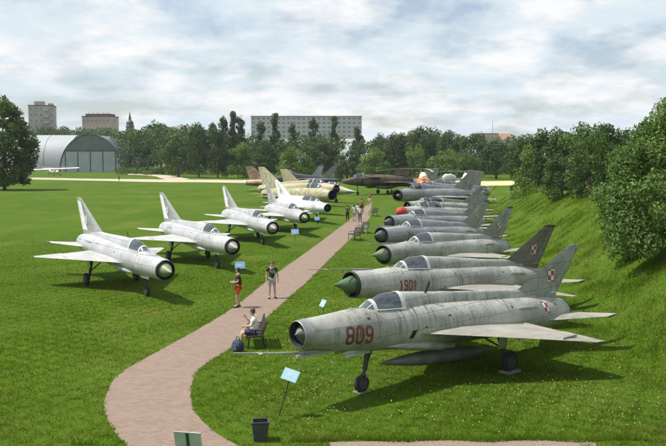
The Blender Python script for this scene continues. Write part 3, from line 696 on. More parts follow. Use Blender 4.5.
GR = 'grey jets parked in a row right of the path'; GL = 'silver jets parked in a row left of the path'
delta_jet('j', 'weathered grey jet fighter numbered 809 with grey nose cone, nearest of the right row', GR, 3.66, 24.81, R(219.8), k=.07, dz=-.17, lip=.37, cone='darkcone', cone_out=.10, paint='greypaint', fin='greyfin', wing='greywing',
          boom='low', boomlen=2.0, aerial=True, rim=False, tank='dark', number='809', nummat='red', numh=.50, numa=1.30, numz=1.36, rudder=None)
delta_jet('j', 'grey jet fighter numbered 1901 with pointed green nose cone and brown fin', GR, 5.05, 31.95, R(222.6), k=.085, dz=-.04, lip=.46, cone='green', cone_out=.85, paint='greypaint', fin='brownfin', wing='greywing', tip='browntip',
          boomlen=2.0, rim=True, number='1901', nummat='red', numh=.38, numa=1.9, numz=1.46, rudder=None)
delta_jet('j', 'grey jet fighter with low pale green nose cone, third in the right row', GR, 6.23, 42.31, R(230), k=.06, dz=0, lip=.45, cone='palegreen', cone_out=.9, paint='greypaint', fin='greyfin', wing='greywing', tip='darkgreentip', rudder='bluegrey', boomlen=1.9)
delta_jet('j', 'blue grey jet fighter with stout dark green nose cone, fourth in the right row', GR, 6.55, 50.7, R(231), k=.075, dz=0, lip=.47, cone='darkcone', cone_out=.72, paint='bluegrey', fin='greyfin', wing='greywing', tip='darkgreentip', rudder=None, boomlen=2.6,
          number='04', nummat='red', numh=.42, numa=2.0, numz=1.45)
delta_jet('j', 'blue grey jet fighter with slim green cone just before the red nosed jet', GR, 8.04, 60.4, R(227), k=.07, dz=0, lip=.45, cone='darkcone', cone_out=.7, paint='bluegrey', fin='greyfin', wing='greywing', tip='darkgreentip', rudder=None, boomlen=2.6)
delta_jet('j', 'grey jet fighter with a red cover over its nose intake', GR, 9.75, 69.9, R(226), k=.075, dz=0, lip=.42, cone='cover', paint='greypaint', fin='greyfin', wing='greywing', rudder=None, canopy='double', boom=None, rim=False)
delta_jet('j', 'grey two seat jet trainer with dark open nose behind the red nosed jet', GR, 10.95, 78.4, R(227), k=.075, dz=0, lip=.40, cone='black', cone_out=.05, paint='greypaint', fin='greyfin', wing='greywing', rudder=None, canopy='double', boom=None)

delta_jet('j', 'silver jet fighter with bright green nose cone, nearest of the left row', GL, -11.09, 41.31, R(-55.4), aerial=True, k=-.025, dz=.07, lip=.46, cone='palegreen', emblem='faded', cone_out=.72, boom=None, number='74', numa=1.9, numz=1.45, nummat='rosefade')
delta_jet('j', 'silver jet fighter with grey nose cone beside the blue board, second in the left row', GL, -8.86, 51.18, R(-59.5), k=-.015, dz=0, lip=.47, cone='greycone', emblem='faded', cone_out=.72, boom=None)
delta_jet('j', 'silver jet fighter with pale cone in a wide black intake, third in the left row', GL, -6.93, 64.6, R(-65.7), k=-.02, dz=-.03, lip=.48, cone='greycone', emblem='faded', cone_out=.62, boom=None)
delta_jet('j', 'silver jet fighter with washed out number and grey fin beside the white trainer', GL, -4.36, 72.7, R(-70.8), k=0, dz=0, lip=.46, cone='palegreen', emblem='faded', cone_out=.6, boom=None, rudder=None, number='05', numa=1.7, numz=1.45)
delta_jet('j', 'white two seat jet trainer with small dark nose and long canopy', GL, -3.36, 85.2, R(-61.9), k=0, dz=0, lip=.40, cone='black', cone_out=.12, paint='white', fin='white', wing='silverwing', rudder='white', canopy='double', boom='top', boomlen=.9, number='501', nummat='numgrey', numa=1.5, numz=1.45)

def gear(root, xw, yw, zb, r, nm='main_gear_leg', wd=.2):
    m = MB(); m.tube([(xw+.1, yw*.85, zb), (xw, yw*.95, r)], .07, 8); lg = m.build(nm, M['dark'], root, 40)
    w_, h = wheel('wheel', (xw, yw, r), r, wd, lg); h.build('wheel_hub', M['rim'], w_, 30)
def bubble(root, F, T, mats=('glass', 'frame'), zb=0):
    """canopy on a table a, z base, half width, height"""
    m = MB(); m.loft([section(F, a, z, ry, h, 21, half=True) for a, z, ry, h in cat_interp(T, 4)], 0, True, True); c = m.build('canopy', M[mats[0]], root, 50)
    f = MB()
    for i in (len(T)//3, len(T)-2):
        a, z, ry, h = T[i]; f.loft([section(F, a+d, z, ry+g, h+g, 21, half=True) for d, g in ((-.06, .004), (-.06, .02), (.06, .02), (.06, .004))], 0, False, False)
    f.build('canopy_frame', M[mats[1]], c, 40); return c
def swept_jet(label, group, X, Y, yaw, paint, L=15.0, r=.78, lip=.6, cone='greycone', zc=1.95, finh=4.8, wing=None, two=False, k=.03):
    root = empty('jet_fighter', (X, Y, 0), yaw, label, 'jet fighter', group); F = Frame(k, 0, L/2, L*.6); PT = M[paint]
    s = L/15.0
    tab = cat_interp([(0, zc, lip, lip), (.4, zc, lip+.05, lip+.05), (2*s, zc, r*.94, r*.96), (4*s, zc, r, r*1.05), (7*s, zc, r, r), (11*s, zc, r*.98, r*.98), (13*s, zc, r*.9, r*.9), (15*s, zc, r*.7, r*.7)])
    m = MB(); m.loft([section(F, *q) for q in tab], 0, False, False); m.loft([section(F, 0, zc, lip, lip), section(F, -.02, zc, lip-.03, lip-.03)], 0, False, False); fus = m.build('fuselage', PT, root, 40)
    d = MB(); d.loft([section(F, a, zc, q, q) for a, q in ((-.02, lip-.03), (.3, lip-.07), (1.6, lip-.08), (1.7, .05))], 0, False, True); d.build('intake_duct', M['intake'], fus, 40)
    d = MB(); d.loft([section(F, a, zc, q, q) for a, q in ((-.03, lip-.035), (-.03, lip+.01), (.16, lip+.03), (.16, lip+.01))], 0, False, False); d.build('intake_ring', M['black'], fus, 40)
    d = MB(); d.loft([section(F, a, zc, q, q, 24) for a, q in ((-.28, .01), (.1, lip*.26), (.5, lip*.5), (1.3, lip*.4))]); d.build('shock_cone', M[cone], root, 40)
    d = MB(); d.loft([section(F, a, zc, q, q, 24) for a, q in ((L, r*.7), (L+.1, r*.64), (L-.8, r*.5), (L-.85, .02))], 0, False, True); d.build('exhaust_nozzle', M['nozzle'], root, 40)
    zt = zc+r
    e = 1.5 if two else 0
    m = MB(); m.loft([section(F, a, zc+r*.5, ry, h, 21, half=True) for a, ry, h in ((4.7*s+e, .36, r*.5+.52), (6.5*s, .28, r*.5+.36), (9*s, .2, r*.5+.24), (11.5*s, .1, r*.5+.1))]); m.build('spine', PT, root, 40)
    bubble(root, F, [(2.0*s, zt-.12, .1, .1), (2.6*s, zt-.12, .3, .42), (3.2*s, zt-.1, .38, .62), (4*s+e*.6, zt-.06, .38, .66), (4.85*s+e, zt-.08, .34, .56)])
    wing = wing or [(r*.7, 4.6, 9.6, .30), (1.9, 6.0, 9.9, .22), (4.4, 9.3, 11.2, .06), (4.55, 9.7, 11.2, .03)]
    for sg in (1, -1):
        flat_wing(F, [(y, le*s, te*s, zc-.15, th) for y, le, te, th in wing], 'y', sg).build('wing', PT, root, 25)
        flat_wing(F, [(r*.6, 12.4*s, 14.4*s, zc+.1, .14), (2.1, 14.3*s, 15.2*s, zc+.1, .05)], 'y', sg).build('tailplane', PT, root, 25)
        m = MB(); m.box(F(8.6*s, sg*2.2, zc-.5), (2.2, .07, .4)); m.build('pylon', PT, root)
        m = MB(); m.box(F(9.0*s, sg*2.25, zc+.1), (2.6, .02, .3)); m.build('wing_fence', PT, root)
        gear(root, L/2-8.9*s, sg*1.75, zc-.1, .42)
    fin = flat_wing(F, [(zt-.5, 9.6*s, 14.6*s, 0, .22), (zt+.25, 11*s, 14.7*s, 0, .2), (finh-.12, 14.0*s, 15.5*s, 0, .07), (finh, 14.3*s, 15.5*s, 0, .03)], 'z').build('fin', M['greyfin'] if paint in ('bluegrey', 'greypaint') else PT, root, 25)
    m = MB(); m.tube([F(.5, .25, zt-.1), F(-1.2, .25, zt-.1)], .03, 6); m.build('pitot_boom', M['dark'], root)
    gear(root, L/2-2.6*s, 0, zc-r+.1, .33, 'nose_gear_leg')
    for sg in (1, -1): m = MB(); m.box((L/2-2.2*s, sg*.3, zc-r-.1), (1.3, .02, .4)); m.build('gear_door', PT, root)
    return root
swept_jet('big grey swept wing jet with wide round black nose intake beside the path end', GR, 12.0, 91.8, R(229), 'bluegrey', L=15.5, r=.80, lip=.60, zc=2.35, finh=5.2)
swept_jet('grey swept wing jet partly hidden behind the big black nosed jet', GR, 14.2, 101.0, R(229), 'greypaint', L=14.0, r=.72, lip=.5, zc=2.3, finh=4.2)
swept_jet('grey jet with dark raised canopy, farthest of the right row', GR, 16.6, 110.5, R(228), 'bluegrey', L=15, r=.74, lip=.5, zc=2.3, finh=4.9, two=True)
SWEPT = [(.6, 4.6, 9.6, .30), (1.7, 6.2, 10.2, .2), (3.1, 9.6, 12.0, .06), (3.2, 10, 12.0, .03)]
swept_jet('tan camouflaged swept wing jet with round black nose, nearer of the two camouflaged ones', GL, -4.5, 98.4, R(-55), 'tan', L=15.5, r=.88, lip=.54, cone='black', zc=2.1, finh=5.1, wing=SWEPT)
swept_jet('green and tan camouflaged jet directly behind the round nosed camouflaged jet', GL, -5.2, 114.4, R(-46.5), 'olive', L=16.5, r=.88, lip=.56, cone='black', zc=2.15, finh=5.5, wing=SWEPT)

def pointed_jet(label, group, X, Y, yaw, paint, L=16, nosemat=None, tail='white', k=.0, twin=False, zc=2.0, finh=4.9, nm='jet_fighter'):
    root = empty(nm, (X, Y, 0), yaw, label, 'jet fighter', group); F = Frame(k, 0, L/2, L*.6); PT = M[paint]; s = L/16
    tab = cat_interp([(1.6*s, zc-.1, .42, .42), (3*s, zc, .58, .64), (5*s, zc+.05, .66, .8), (8*s, zc+.05, .7, .82), (12*s, zc, .68, .74), (15*s, zc, .6, .62), (16*s, zc, .52, .52)])
    m = MB(); m.loft([section(F, *q) for q in tab], 0, True, True); m.build('fuselage', PT, root, 40)
    m = MB(); m.loft([section(F, a, zc-.12, q, q, 28) for a, q in ((-.1, .01), (.3, .13), (.9, .29), (1.6*s+.02, .42))]); m.build('nose_radome', M[nosemat or paint], root, 40)
    for sg in (1, -1):
        m = MB(); m.loft([section(F, a, zc, ry, rz, 20, sg*.62, .5) for a, ry, rz in ((4.4*s, .30, .58), (7*s, .34, .62), (10*s, .22, .55), (12*s, .05, .4))]); m.build('side_intake', PT, root, 40)
        m = MB(); m.box(F(4.38*s, sg*.66, zc), (.04, .46, .9)); m.build('intake_mouth', M['intake'], root)
        flat_wing(F, [(.6, 6*s, 11.2*s, zc+.3, .24), (1.8, 8.2*s, 11.8*s, zc+.3, .18), (3.4, 11.6*s, 13.4*s, zc+.25, .05)], 'y', sg).build('wing', PT, root, 25)
        flat_wing(F, [(.5, 12.6*s, 15.3*s, zc, .14), (2.6, 15.4*s, 16.3*s, zc, .05)], 'y', sg).build('tailplane', PT, root, 25)
        gear(root, L/2-9.5*s, sg*1.3, zc-.4, .42)
    flat_wing(F, [(zc+.4, 8.2*s, 15.2*s, 0, .2), (zc+1.1, 11.8*s, 15.5*s, 0, .18), (finh, 14.6*s, 16.3*s, 0, .05)], 'z').build('fin', PT, root, 25)
    d = MB(); d.loft([section(F, a, zc, q, q, 24) for a, q in ((16*s, .53), (16.5*s, .48), (16.5*s, .42), (15.6*s, .4))], 0, False, True); d.build('exhaust_nozzle', M[tail], root, 40)
    bubble(root, F, [(2.9*s, zc+.45, .1, .1), (3.5*s, zc+.5, .34, .5), (4.3*s, zc+.55, .4, .7), (5.3*s, zc+.65, .36, .62), (6.4*s, zc+.7, .2, .3)])
    gear(root, L/2-4*s, 0, zc-.4, .3, 'nose_gear_leg'); return root
pointed_jet('grey green jet with a pointed nose cone beyond the two camouflaged jets', GL, -2.4, 121.2, R(-40), 'olive', L=15, nosemat='bluegrey', zc=1.85)
pointed_jet('faded desert brown jet with pale tail end, far left beyond the silver row', 'jets at the far end of the lawn', -10.2, 158.0, R(-14), 'pink', L=14.5, zc=1.7, finh=5.0, tail='white')
# a few more tails of parked jets seen only as slivers are left out: they are hidden

def twin_tail_jet(label, X, Y, yaw):
    root = empty('jet_fighter', (X, Y, 0), yaw, label, 'jet fighter', 'jets at the far end of the lawn'); L = 17; F = Frame(0.0, 0, L/2, 9); PT = M['navy']; zc = 2.5
    m = MB(); m.loft([section(F, *q) for q in cat_interp([(-.2, zc+.1, .02, .02), (.6, zc+.1, .26, .26), (1.8, zc+.15, .5, .5), (3.4, zc+.3, .62, .74), (5.2, zc+.45, .66, .95), (7.5, zc+.4, .62, .75), (11, zc+.3, .5, .5), (15.5, zc+.2, .2, .2)])]); m.build('fuselage', PT, root, 40)
    bubble(root, F, [(2.6, zc+.75, .1, .1), (3.3, zc+.85, .38, .55), (4.2, zc+1.0, .46, .82), (5.3, zc+1.15, .42, .72), (6.6, zc+1.1, .25, .35)])
    for sg in (1, -1):
        m = MB(); m.loft([section(F, a, zc-.35, ry, rz, 20, sg*1.05, .6) for a, ry, rz in ((5.6, .45, .55), (8, .55, .6), (12, .55, .55), (16.2, .5, .5))]); m.build('engine_nacelle', PT, root, 40)
        d = MB(); d.loft([section(F, a, zc-.35, q, q, 20, sg*1.05) for a, q in ((16.2, .5), (17, .42), (17, .36), (16, .3))], 0, False, True); d.build('exhaust_nozzle', M['nozzle'], root, 40)
        flat_wing(F, [(.5, 4.6, 13, zc+.2, .3), (1.6, 7.2, 13, zc+.2, .26), (5.6, 11.2, 13.0, zc+.05, .06)], 'y', sg).build('wing', PT, root, 25)
        flat_wing(F, [(1.5, 13.8, 16.6, zc, .14), (3.9, 16.2, 17.4, zc, .05)], 'y', sg).build('tailplane', PT, root, 25)
        m = MB(); rings = []
        for z, le, te, th, y in ((zc+.1, 11.6, 15.4, .2, 1.5), (zc+.8, 12.9, 15.6, .18, 1.58), (zc+2.6, 15.2, 16.6, .05, 1.85)):
            rings.append([F(le+(te-le)*f, sg*(y+u*th/2), z) for f, u in ((0, 0), (.3, 1), (.7, .8), (1, .1), (1, -.1), (.7, -.8), (.3, -1))])
        m.loft(rings); m.build('fin', M['bluegrey'], root, 25)
        gear(root, L/2-9.5, sg*1.5, zc-.8, .42)
    gear(root, L/2-4.2, 0, zc-.2, .3, 'nose_gear_leg')
twin_tail_jet('dark blue grey jet with two upright fins in front of the trees', -5.9, 152.0, R(228))

def canard_delta(label, X, Y, yaw):
    root = empty('jet_fighter', (X, Y, 0), yaw, label, 'jet fighter', 'jets at the far end of the lawn'); L = 15.6; F = Frame(0, 0, L/2, 9); PT = M['darkcamo']; zc = 2.45
    m = MB(); m.loft([section(F, *q) for q in cat_interp([(-.3, zc-.1, .02, .02), (.5, zc-.05, .3, .3), (2, zc, .62, .66), (4, zc+.1, .72, .95), (7, zc+.1, .95, 1.05), (10, zc+.1, 1.0, 1.0), (13, zc, .8, .85), (15, zc, .68, .7)])]); m.build('fuselage', PT, root, 40)
    bubble(root, F, [(2.2, zc+.5, .1, .1), (2.9, zc+.6, .36, .5), (3.6, zc+.75, .42, .66), (4.6, zc+.85, .36, .5), (5.4, zc+.9, .2, .25)])
    for sg in (1, -1):
        m = MB(); m.loft([section(F, a, zc+.05, ry, rz, 20, sg*.75, .6) for a, ry, rz in ((4.3, .4, .62), (6, .5, .75), (9, .4, .7), (11, .1, .4))]); m.build('side_intake', PT, root, 40)
        m = MB(); m.box(F(4.28, sg*.8, zc+.05), (.04, .6, 1.0)); m.build('intake_mouth', M['intake'], root)
        flat_wing(F, [(.8, 4.9, 7.9, zc+.75, .16), (2.6, 7.0, 8.2, zc+.75, .05)], 'y', sg).build('canard', PT, root, 25)
        flat_wing(F, [(.8, 6.9, 14.0, zc-.25, .34), (2.7, 9.9, 14.0, zc-.25, .2), (5.2, 12.6, 14.0, zc-.2, .05)], 'y', sg).build('wing', PT, root, 25)
        gear(root, L/2-9.6, sg*2.2, zc-.3, .4); m = MB(); m.tube([F(6, sg*1.4, 1.35), F(7, sg*1.4, 1.35), F(10, sg*1.4, 1.35), F(11.5, sg*1.4, 1.35)], (.03, .28, .28, .05), 10); m.build('drop_tank', PT, root, 40)
    flat_wing(F, [(zc+.7, 9.6, 15, 0, .24), (zc+1.3, 11.6, 15.2, 0, .2), (zc+2.5, 13.6, 15.3, 0, .06)], 'z').build('fin', PT, root, 25)
    d = MB(); d.loft([section(F, a, zc, q, q, 24) for a, q in ((15, .68), (15.7, .62), (15.7, .55), (14.8, .5))], 0, False, True); d.build('exhaust_nozzle', M['nozzle'], root, 40)
    gear(root, L/2-3.6, 0, zc-.4, .3, 'nose_gear_leg')
canard_delta('dark brown and green camouflaged jet standing across the far end of the path', 8.0, 146.0, R(212))
swept_jet('dark grey jet with tall pale marked fin behind the forest camouflaged jet', 'jets at the far end of the lawn', 14.0, 150.0, R(205), 'bluegrey', L=13, r=.7, lip=.45, zc=1.9, finh=4.9)

def prop_plane(label, X, Y, yaw, paint, span=15.0, high=True, zc=1.35, hgt_=2.45, nm='light_aircraft', group=None, L=9.5, ch_=1.0):
    root = empty(nm, (X, Y, 0), yaw, label, 'aeroplane', group); F = Frame(0, 0, L*.35, 3); PT = M[paint]
    m = MB(); m.loft([section(F, *q, n=24, pw=.75) for q in cat_interp([(0, zc, .34, .36), (.9, zc, .5, .52), (2, zc+.08, .55, .68), (3.4, zc+.12, .5, .66), (5, zc+.05, .3, .4), (L-1.2, zc+.05, .12, .2), (L, zc+.1, .05, .14)])]); m.build('fuselage', PT, root, 40)
    m = MB(); m.loft([section(F, a, zc+.2, ry, rz, 21, half=True) for a, ry, rz in ((1.3, .3, .5), (1.8, .46, .85), (2.8, .5, .95), (3.6, .3, .7))]); m.build('cabin_window', M['glass'], root, 40)
    m = MB(); rings = []
    for y in (-span/2, -span/2+.5, -.6, .6, span/2-.5, span/2):
        q = .9*ch_ if abs(y) > span/2-.1 else 1.6*ch_
        zz_ = hgt_+abs(y)*.022
        rings.append([F(1.7-.5*(ch_-1)+(1.6*ch_-q)/2*.6+q*f, y, zz_+u) for f, u in ((0, 0), (.12, .09), (.4, .13), (.75, .07), (1, 0), (.6, -.04), (.15, -.05))])
    m.loft(rings); m.build('wing', PT, root, 30)
    for sg in (1, -1):
        m = MB(); m.tube([F(2.2, sg*.5, zc-.2), F(2.2, sg*span*.24, hgt_-.02)], .045, 8); m.tube([F(2.9, sg*.5, zc-.2), F(2.8, sg*span*.24, hgt_-.02)], .04, 8); m.build('wing_strut', PT, root, 40)
        flat_wing(F, [(.05, L-1.3, L-.1, zc+.2, .09), (1.9, L-1.1, L-.2, zc+.2, .04)], 'y', sg).build('tailplane', PT, root, 25)
        m = MB(); m.tube([F(1.4, sg*.35, zc-.35), F(1.4, sg*1.1, .38)], .05, 8); lg = m.build('main_gear_leg', PT, root, 40)
        w_, h = wheel('wheel', F(1.4, sg*1.2, .34), .34, .17, lg); h.build('wheel_hub', M['rim'], w_, 30)
    flat_wing(F, [(zc+.05, L-1.9, L-.05, 0, .1), (zc+1.4, L-.95, L+.05, 0, .05)], 'z').build('fin', PT, root, 25)
    m = MB(); m.tube([F(-.05, 0, zc), F(-.4, 0, zc)], (.16, .03), 12); s_ = m.build('spinner', PT, root, 40)
    for a in (R(35), R(215)):
        m = MB(); m.loft([[F(-.16+e*.04, math.sin(a)*q+math.cos(a)*wd_*.1*e, zc+math.cos(a)*q-math.sin(a)*wd_*.1*e) for e in (-1, 1)]+[F(-.12+e*.04, math.sin(a)*q+math.cos(a)*wd_*.1*e, zc+math.cos(a)*q-math.sin(a)*wd_*.1*e) for e in (1, -1)] for q, wd_ in ((.1, .8), (.6, 1.2), (1.15, .6))]); m.build('propeller_blade', M['black'], s_, 30)
    m = MB(); m.tube([F(L-.5, 0, zc-.1), F(L-.3, 0, .16)], .03, 6); m.build('tail_wheel_strut', M['dark'], root)
    return root
yp = prop_plane('bright yellow high wing light aeroplane seen behind the tails of the right row', 22.6, 119.0, R(75), 'yellow', span=8.6, zc=1.5, hgt_=3.0, L=7.0, ch_=1.5); yp.rotation_euler = (0, R(-13), R(75))

def helicopter(label, X, Y, yaw, paint, top='white', rot=20, r=6.5, sc_=1.1):
    root = empty('helicopter', (X, Y, 0), yaw, label, 'helicopter', 'helicopters parked at the far end'); F = Frame(0, 0, 2.5, 3); PT = M[paint]
    m = MB(); m.loft([section(F, *q, n=24, pw=.8) for q in cat_interp([(0, 1.3, .15, .2), (.5, 1.35, .6, .65), (1.5, 1.5, .85, .95), (3.2, 1.55, .85, .95), (4.8, 1.7, .5, .55), (6.2, 1.85, .24, .26), (10, 2.0, .14, .15)])]); m.build('fuselage', PT, root, 40)
    m = MB(); m.loft([section(F, a, 1.5, ry, rz, 21, half=True) for a, ry, rz in ((.25, .4, .3), (.8, .7, .72), (1.6, .82, .9), (1.9, .8, .9))]); m.build('cockpit_window', M['glass'], root, 40)
    m = MB(); m.loft([section(F, a, 2.3, ry, rz, 21, half=True) for a, ry, rz in ((1.4, .3, .3), (2.0, .55, .75), (3.4, .55, .8), (4.6, .25, .35))]); m.build('engine_cowling', M[top], root, 40)
    m = MB(); m.tube([F(2.7, 0, 3.0), F(2.7, 0, 3.55)], .1, 10); hb = m.build('rotor_hub', M['dark'], root, 40)
    for i in range(3):
        a = R(rot+i*120); m = MB(); rings = []
        for q, dz_ in ((.2, 0), (2.5, .02), (4.5, -.06), (r, -.28)):
            c = F(2.7, 0, 3.5+dz_); u = Vector((math.cos(a), math.sin(a), 0)); v_ = Vector((-math.sin(a), math.cos(a), 0)); b = Vector(c)+u*q
            rings.append([b-v_*.16+Vector((0, 0, -.02)), b+v_*.16+Vector((0, 0, -.02)), b+v_*.16+Vector((0, 0, .02)), b-v_*.16+Vector((0, 0, .02))])
        m.loft(rings); m.build('rotor_blade', M['greycone'], hb, 30)
    flat_wing(F, [(1.9, 9.2, 10.4, 0, .12), (3.3, 10.1, 10.8, 0, .06)], 'z').build('tail_fin', PT, root, 25)
    for sg in (1, -1):
        m = MB(); m.tube([F(1.8, sg*.7, 1.0), F(1.8, sg*1.2, .3)], .05, 8); lg = m.build('landing_gear', M['dark'], root); w_, h = wheel('wheel', F(1.8, sg*1.2, .28), .28, .16, lg); h.build('wheel_hub', M['rim'], w_, 30)
        flat_wing(F, [(.1, 8.8, 9.5, 2.0, .07), (.9, 8.9, 9.4, 2.0, .04)], 'y', sg).build('stabiliser', PT, root)
    root.scale = (sc_, sc_, sc_)
helicopter('orange helicopter with pale engine housing behind the right row', 15.8, 140.0, R(266), 'orange', 'cream', rot=8, sc_=1.35)
helicopter('grey helicopter with cream engine housing to the right of the orange one', 23.5, 165.0, R(215), 'bluegrey', 'cream', rot=-20)
helicopter('pale green and white helicopter just left of the yellow aeroplane', 28.5, 172.0, R(262), 'cream', 'white', rot=35, r=5)

# white glider and odd aircraft by the hangars
def glider(label, X, Y, yaw, span=17):
    root = empty('glider', (X, Y, 0), yaw, label, 'glider'); F = Frame(0, 0, 2.4, 3); PT = M['white']
    m = MB(); m.loft([section(F, *q, n=20) for q in cat_interp([(0, .8, .05, .05), (.8, .85, .3, .38), (2, .95, .34, .5), (3.4, .95, .25, .35), (7, 1.0, .1, .12), (7.4, 1.05, .06, .1)])]); m.build('fuselage', PT, root, 40)
    bubble(root, F, [(.7, 1.1, .1, .08), (1.2, 1.15, .26, .28), (1.9, 1.2, .28, .34), (2.6, 1.25, .2, .2)])
    m = MB(); m.loft([[F(2.2+(1.3-q)/2+q*f, y, 1.45+abs(y)*.03+u) for f, u in ((0, 0), (.15, .1), (.5, .12), (1, 0), (.4, -.06))] for y, q in ((-span/2, .5), (-3, 1.2), (0, 1.3), (3, 1.2), (span/2, .5))]); m.build('wing', PT, root, 30)
    flat_wing(F, [(1.0, 6.5, 7.4, 0, .1), (2.2, 6.9, 7.5, 0, .05)], 'z').build('fin', PT, root, 25)
    m = MB(); m.box(F(7.1, 0, 2.2), (.6, 3, .06)); m.build('tailplane', PT, root)
    w_, h = wheel('wheel', F(2.3, 0, .24), .24, .14, root); h.build('wheel_hub', M['rim'], w_)
    return root
glider('white glider with long wing resting near the tree and hangars', -95.5, 248.0, R(-80), 24).scale = (1.6, 1.35, 1.9)
prop_plane('small white and brown aeroplane between the hangars', -104, 300, R(-50), 'cream', span=10, zc=1.4, hgt_=2.6)
prop_plane('pale biplane like aeroplane standing by the white hangar wall', -113, 322, R(-70), 'pink', span=11, zc=1.6, hgt_=2.8)

# ------------------------------------------------------------------ buildings
def part_box(name, c, d, mat, parent, **k): m = MB(); m.box(c, d, **k); return m.build(name, mat, parent)
def arch_hangar(label, X, Y, w_, h, L, roofm, frontm, name='hangar', doors=True, pw=1.0, rz=0):
    root = empty(name, (X, Y, 0), rz, label, 'hangar')
    n = 28
    def arc(y, g=0): return [(math.cos(math.pi*j/n)*(w_/2+g), y, abs(math.sin(math.pi*j/n))**pw*(h+g)) for j in range(n+1)]
    m = MB(); m.loft([arc(0), arc(L)], 0, False, True, closed=False); m.build('roof', roofm, root, 40)
    m = MB(); a = arc(.35); m.add(a, [tuple(range(n+1))]); m.build('front_wall', M['hangargreen'] if doors else frontm, root)
    if doors:
        hd = h*.56; q = 5; zt_ = hd
        half = w_/2*math.sqrt(1-(hd/h)**2)*.985
        for i in range(q-1):
            x0 = -half+2*half*i/(q-1); x1 = -half+2*half*(i+1)/(q-1)
            part_box('door_leaf', ((x0+x1)/2, .2, hd/2), (x1-x0-.25, .15, hd-.1), frontm, root)
        for sg in (-1, 1):
            m = MB(); m.add([(sg*half, .18, 0), (sg*w_/2*.99, .18, 0), (sg*(half+w_/2)/2*1.02, .18, hd*.6), (sg*half, .18, hd)], [(0, 1, 2, 3)]); m.build('side_panel', frontm, root)
        m = MB(); m.box((0, .1, hd+.15), (2*half, .3, .5))
        for i in range(q): m.box((-half+2*half*i/(q-1), .08, hd/2), (.42, .2, hd))
        m.build('door_frame', M['hangarframe'], root)
        part_box('small_door', (-half*.72, .1, 1.9), (1.6, .12, 3.6), M['hangardoor'], root)
        m = MB(); m.loft([arc(-.02, .02), arc(-.02, .25), arc(.5, .25), arc(.5, .02)], 0, False, False, closed=False); m.build('roof_edge', M['hangarframe'], root)
    else:
        m = MB()
        for i in range(1, 10): m.tube(arc(L*i/10, .05), .14, 5)
        m.build('roof_rib', M['hangarwhite'], root)
    return root
arch_hangar('round topped green hangar with pale grey folding doors', -112.5, 372, 28.5, 17.2, 40, M['hangargreen'], M['hangardoor'], pw=.95)
arch_hangar('long white arched hangar left of the green hangar', -131.0, 415, 34, 18.2, 130, M['hangarwhite'], M['hangarwhite'], name='hangar', doors=False, rz=R(90), pw=.8)
def block(label, X, Y, wd, dp, h, wallm, rows, cols, rz=0, name='apartment_block', z0=0, balc=(), top=True, winw=.5, winh=.5, cat='building', roofm='roof'):
    root = empty(name, (X, Y, 0), rz, label, cat)
    part_box('wall', (0, dp/2, (h+z0)/2), (wd, dp, h-z0), wallm, root)
    part_box('roof', (0, dp/2, h+.25), (wd+.5, dp+.5, .5), M[roofm], root)
    fh = (h-z0)/rows; cw = wd/cols
    for r_ in range(rows):
        for c_ in range(cols):
            z = z0+fh*(r_+.55); x = -wd/2+cw*(c_+.5)
            if c_ in balc:
                if True:
                    part_box('balcony', (x, -.7, z-fh*.22), (cw*.85, 1.4, fh*.4), M['balcony'], root)
            f = part_box('window', (x, .0, z), (cw*winw, .16, fh*winh), M['frame'], root)
            m = MB()
            for sg in (-1, 1): m.box((x+sg*cw*winw*.24, -.09, z), (cw*winw*.42, .03, fh*winh*.86))
            m.build('pane', M['window'], f)
    if dp > 6:
        for sg in (-1, 1):
            m = MB()
            for r_ in range(rows): m.box((sg*(wd/2+.02), dp*.5, z0+fh*(r_+.55)), (.1, dp*.2, fh*.45))
            m.build('side_windows', M['window'], root)
    return root
block('long pale grey apartment block behind the row of poplars', -18.5, 560, 77, 12, 35.0, M['panel1'], 5, 22, z0=20, winw=.6, winh=.52)
tb = block('grey brown tower block with balconies on the left horizon', -181, 500, 15, 17, 38.6, M['panel2'], 7, 5, z0=12, balc=(3,), rz=R(14), winw=.42, winh=.42)
part_box('lift_housing', (-1.5, 8, 40.2), (6, 6, 3.0), M['panel2'], tb); part_box('lift_housing', (5, 9, 39.7), (3, 4, 2.0), M['panel2'], tb)
b = block('tan building with dark flat roof above the trees at left', -153, 520, 19, 14, 33.0, M['tanwall'], 2, 7, z0=22, rz=R(-8), winw=.3, winh=.3, name='building')
part_box('roof_parapet', (0, 7, 34.2), (16, 10, 1.6), M['roof'], b)
m = MB(); [m.tube([(x, 5, 34), (x, 5, 36.2)], .12, 5) for x in (-7, -4, -1, 3, 6)]; m.build('chimney', M['dark'], b)
b = block('low long pale roofed building behind the green hangar', -109, 470, 55, 14, 18.5, M['panel1'], 2, 14, z0=10, winw=.5, winh=.4, name='building', roofm='concrete')
b = block('brown brick building above the far right treeline', 108, 560, 14, 10, 23.0, M['tanwall'], 2, 5, z0=12, name='building', winw=.35, winh=.4)
m = MB(); m.tube([(4, 5, 23), (4, 5, 32)], .12, 5); m.build('mast', M['dark'], b)
b = empty('house', (121, 560, 0), 0, 'pale house with red pitched roof beside the brown building', 'house')
part_box('wall', (0, 5, 9.5), (13, 10, 19), M['panel1'], b)
m = MB(); m.add([(-7, -.5, 19), (7, -.5, 19), (7, 10.5, 19), (-7, 10.5, 19), (-5, 5, 23.5), (4, 5, 23.5)], [(0, 1, 5, 4), (2, 3, 4, 5), (1, 2, 5), (3, 0, 4), (0, 3, 2, 1)]); m.build('roof', M['brickwall'], b)
for x in (-3.5, 0, 3.5): f = part_box('window', (x, -.03, 16.5), (1.4, .14, 1.8), M['frame'], b); part_box('pane', (x, -.12, 16.5), (1.1, .03, 1.5), M['window'], f)
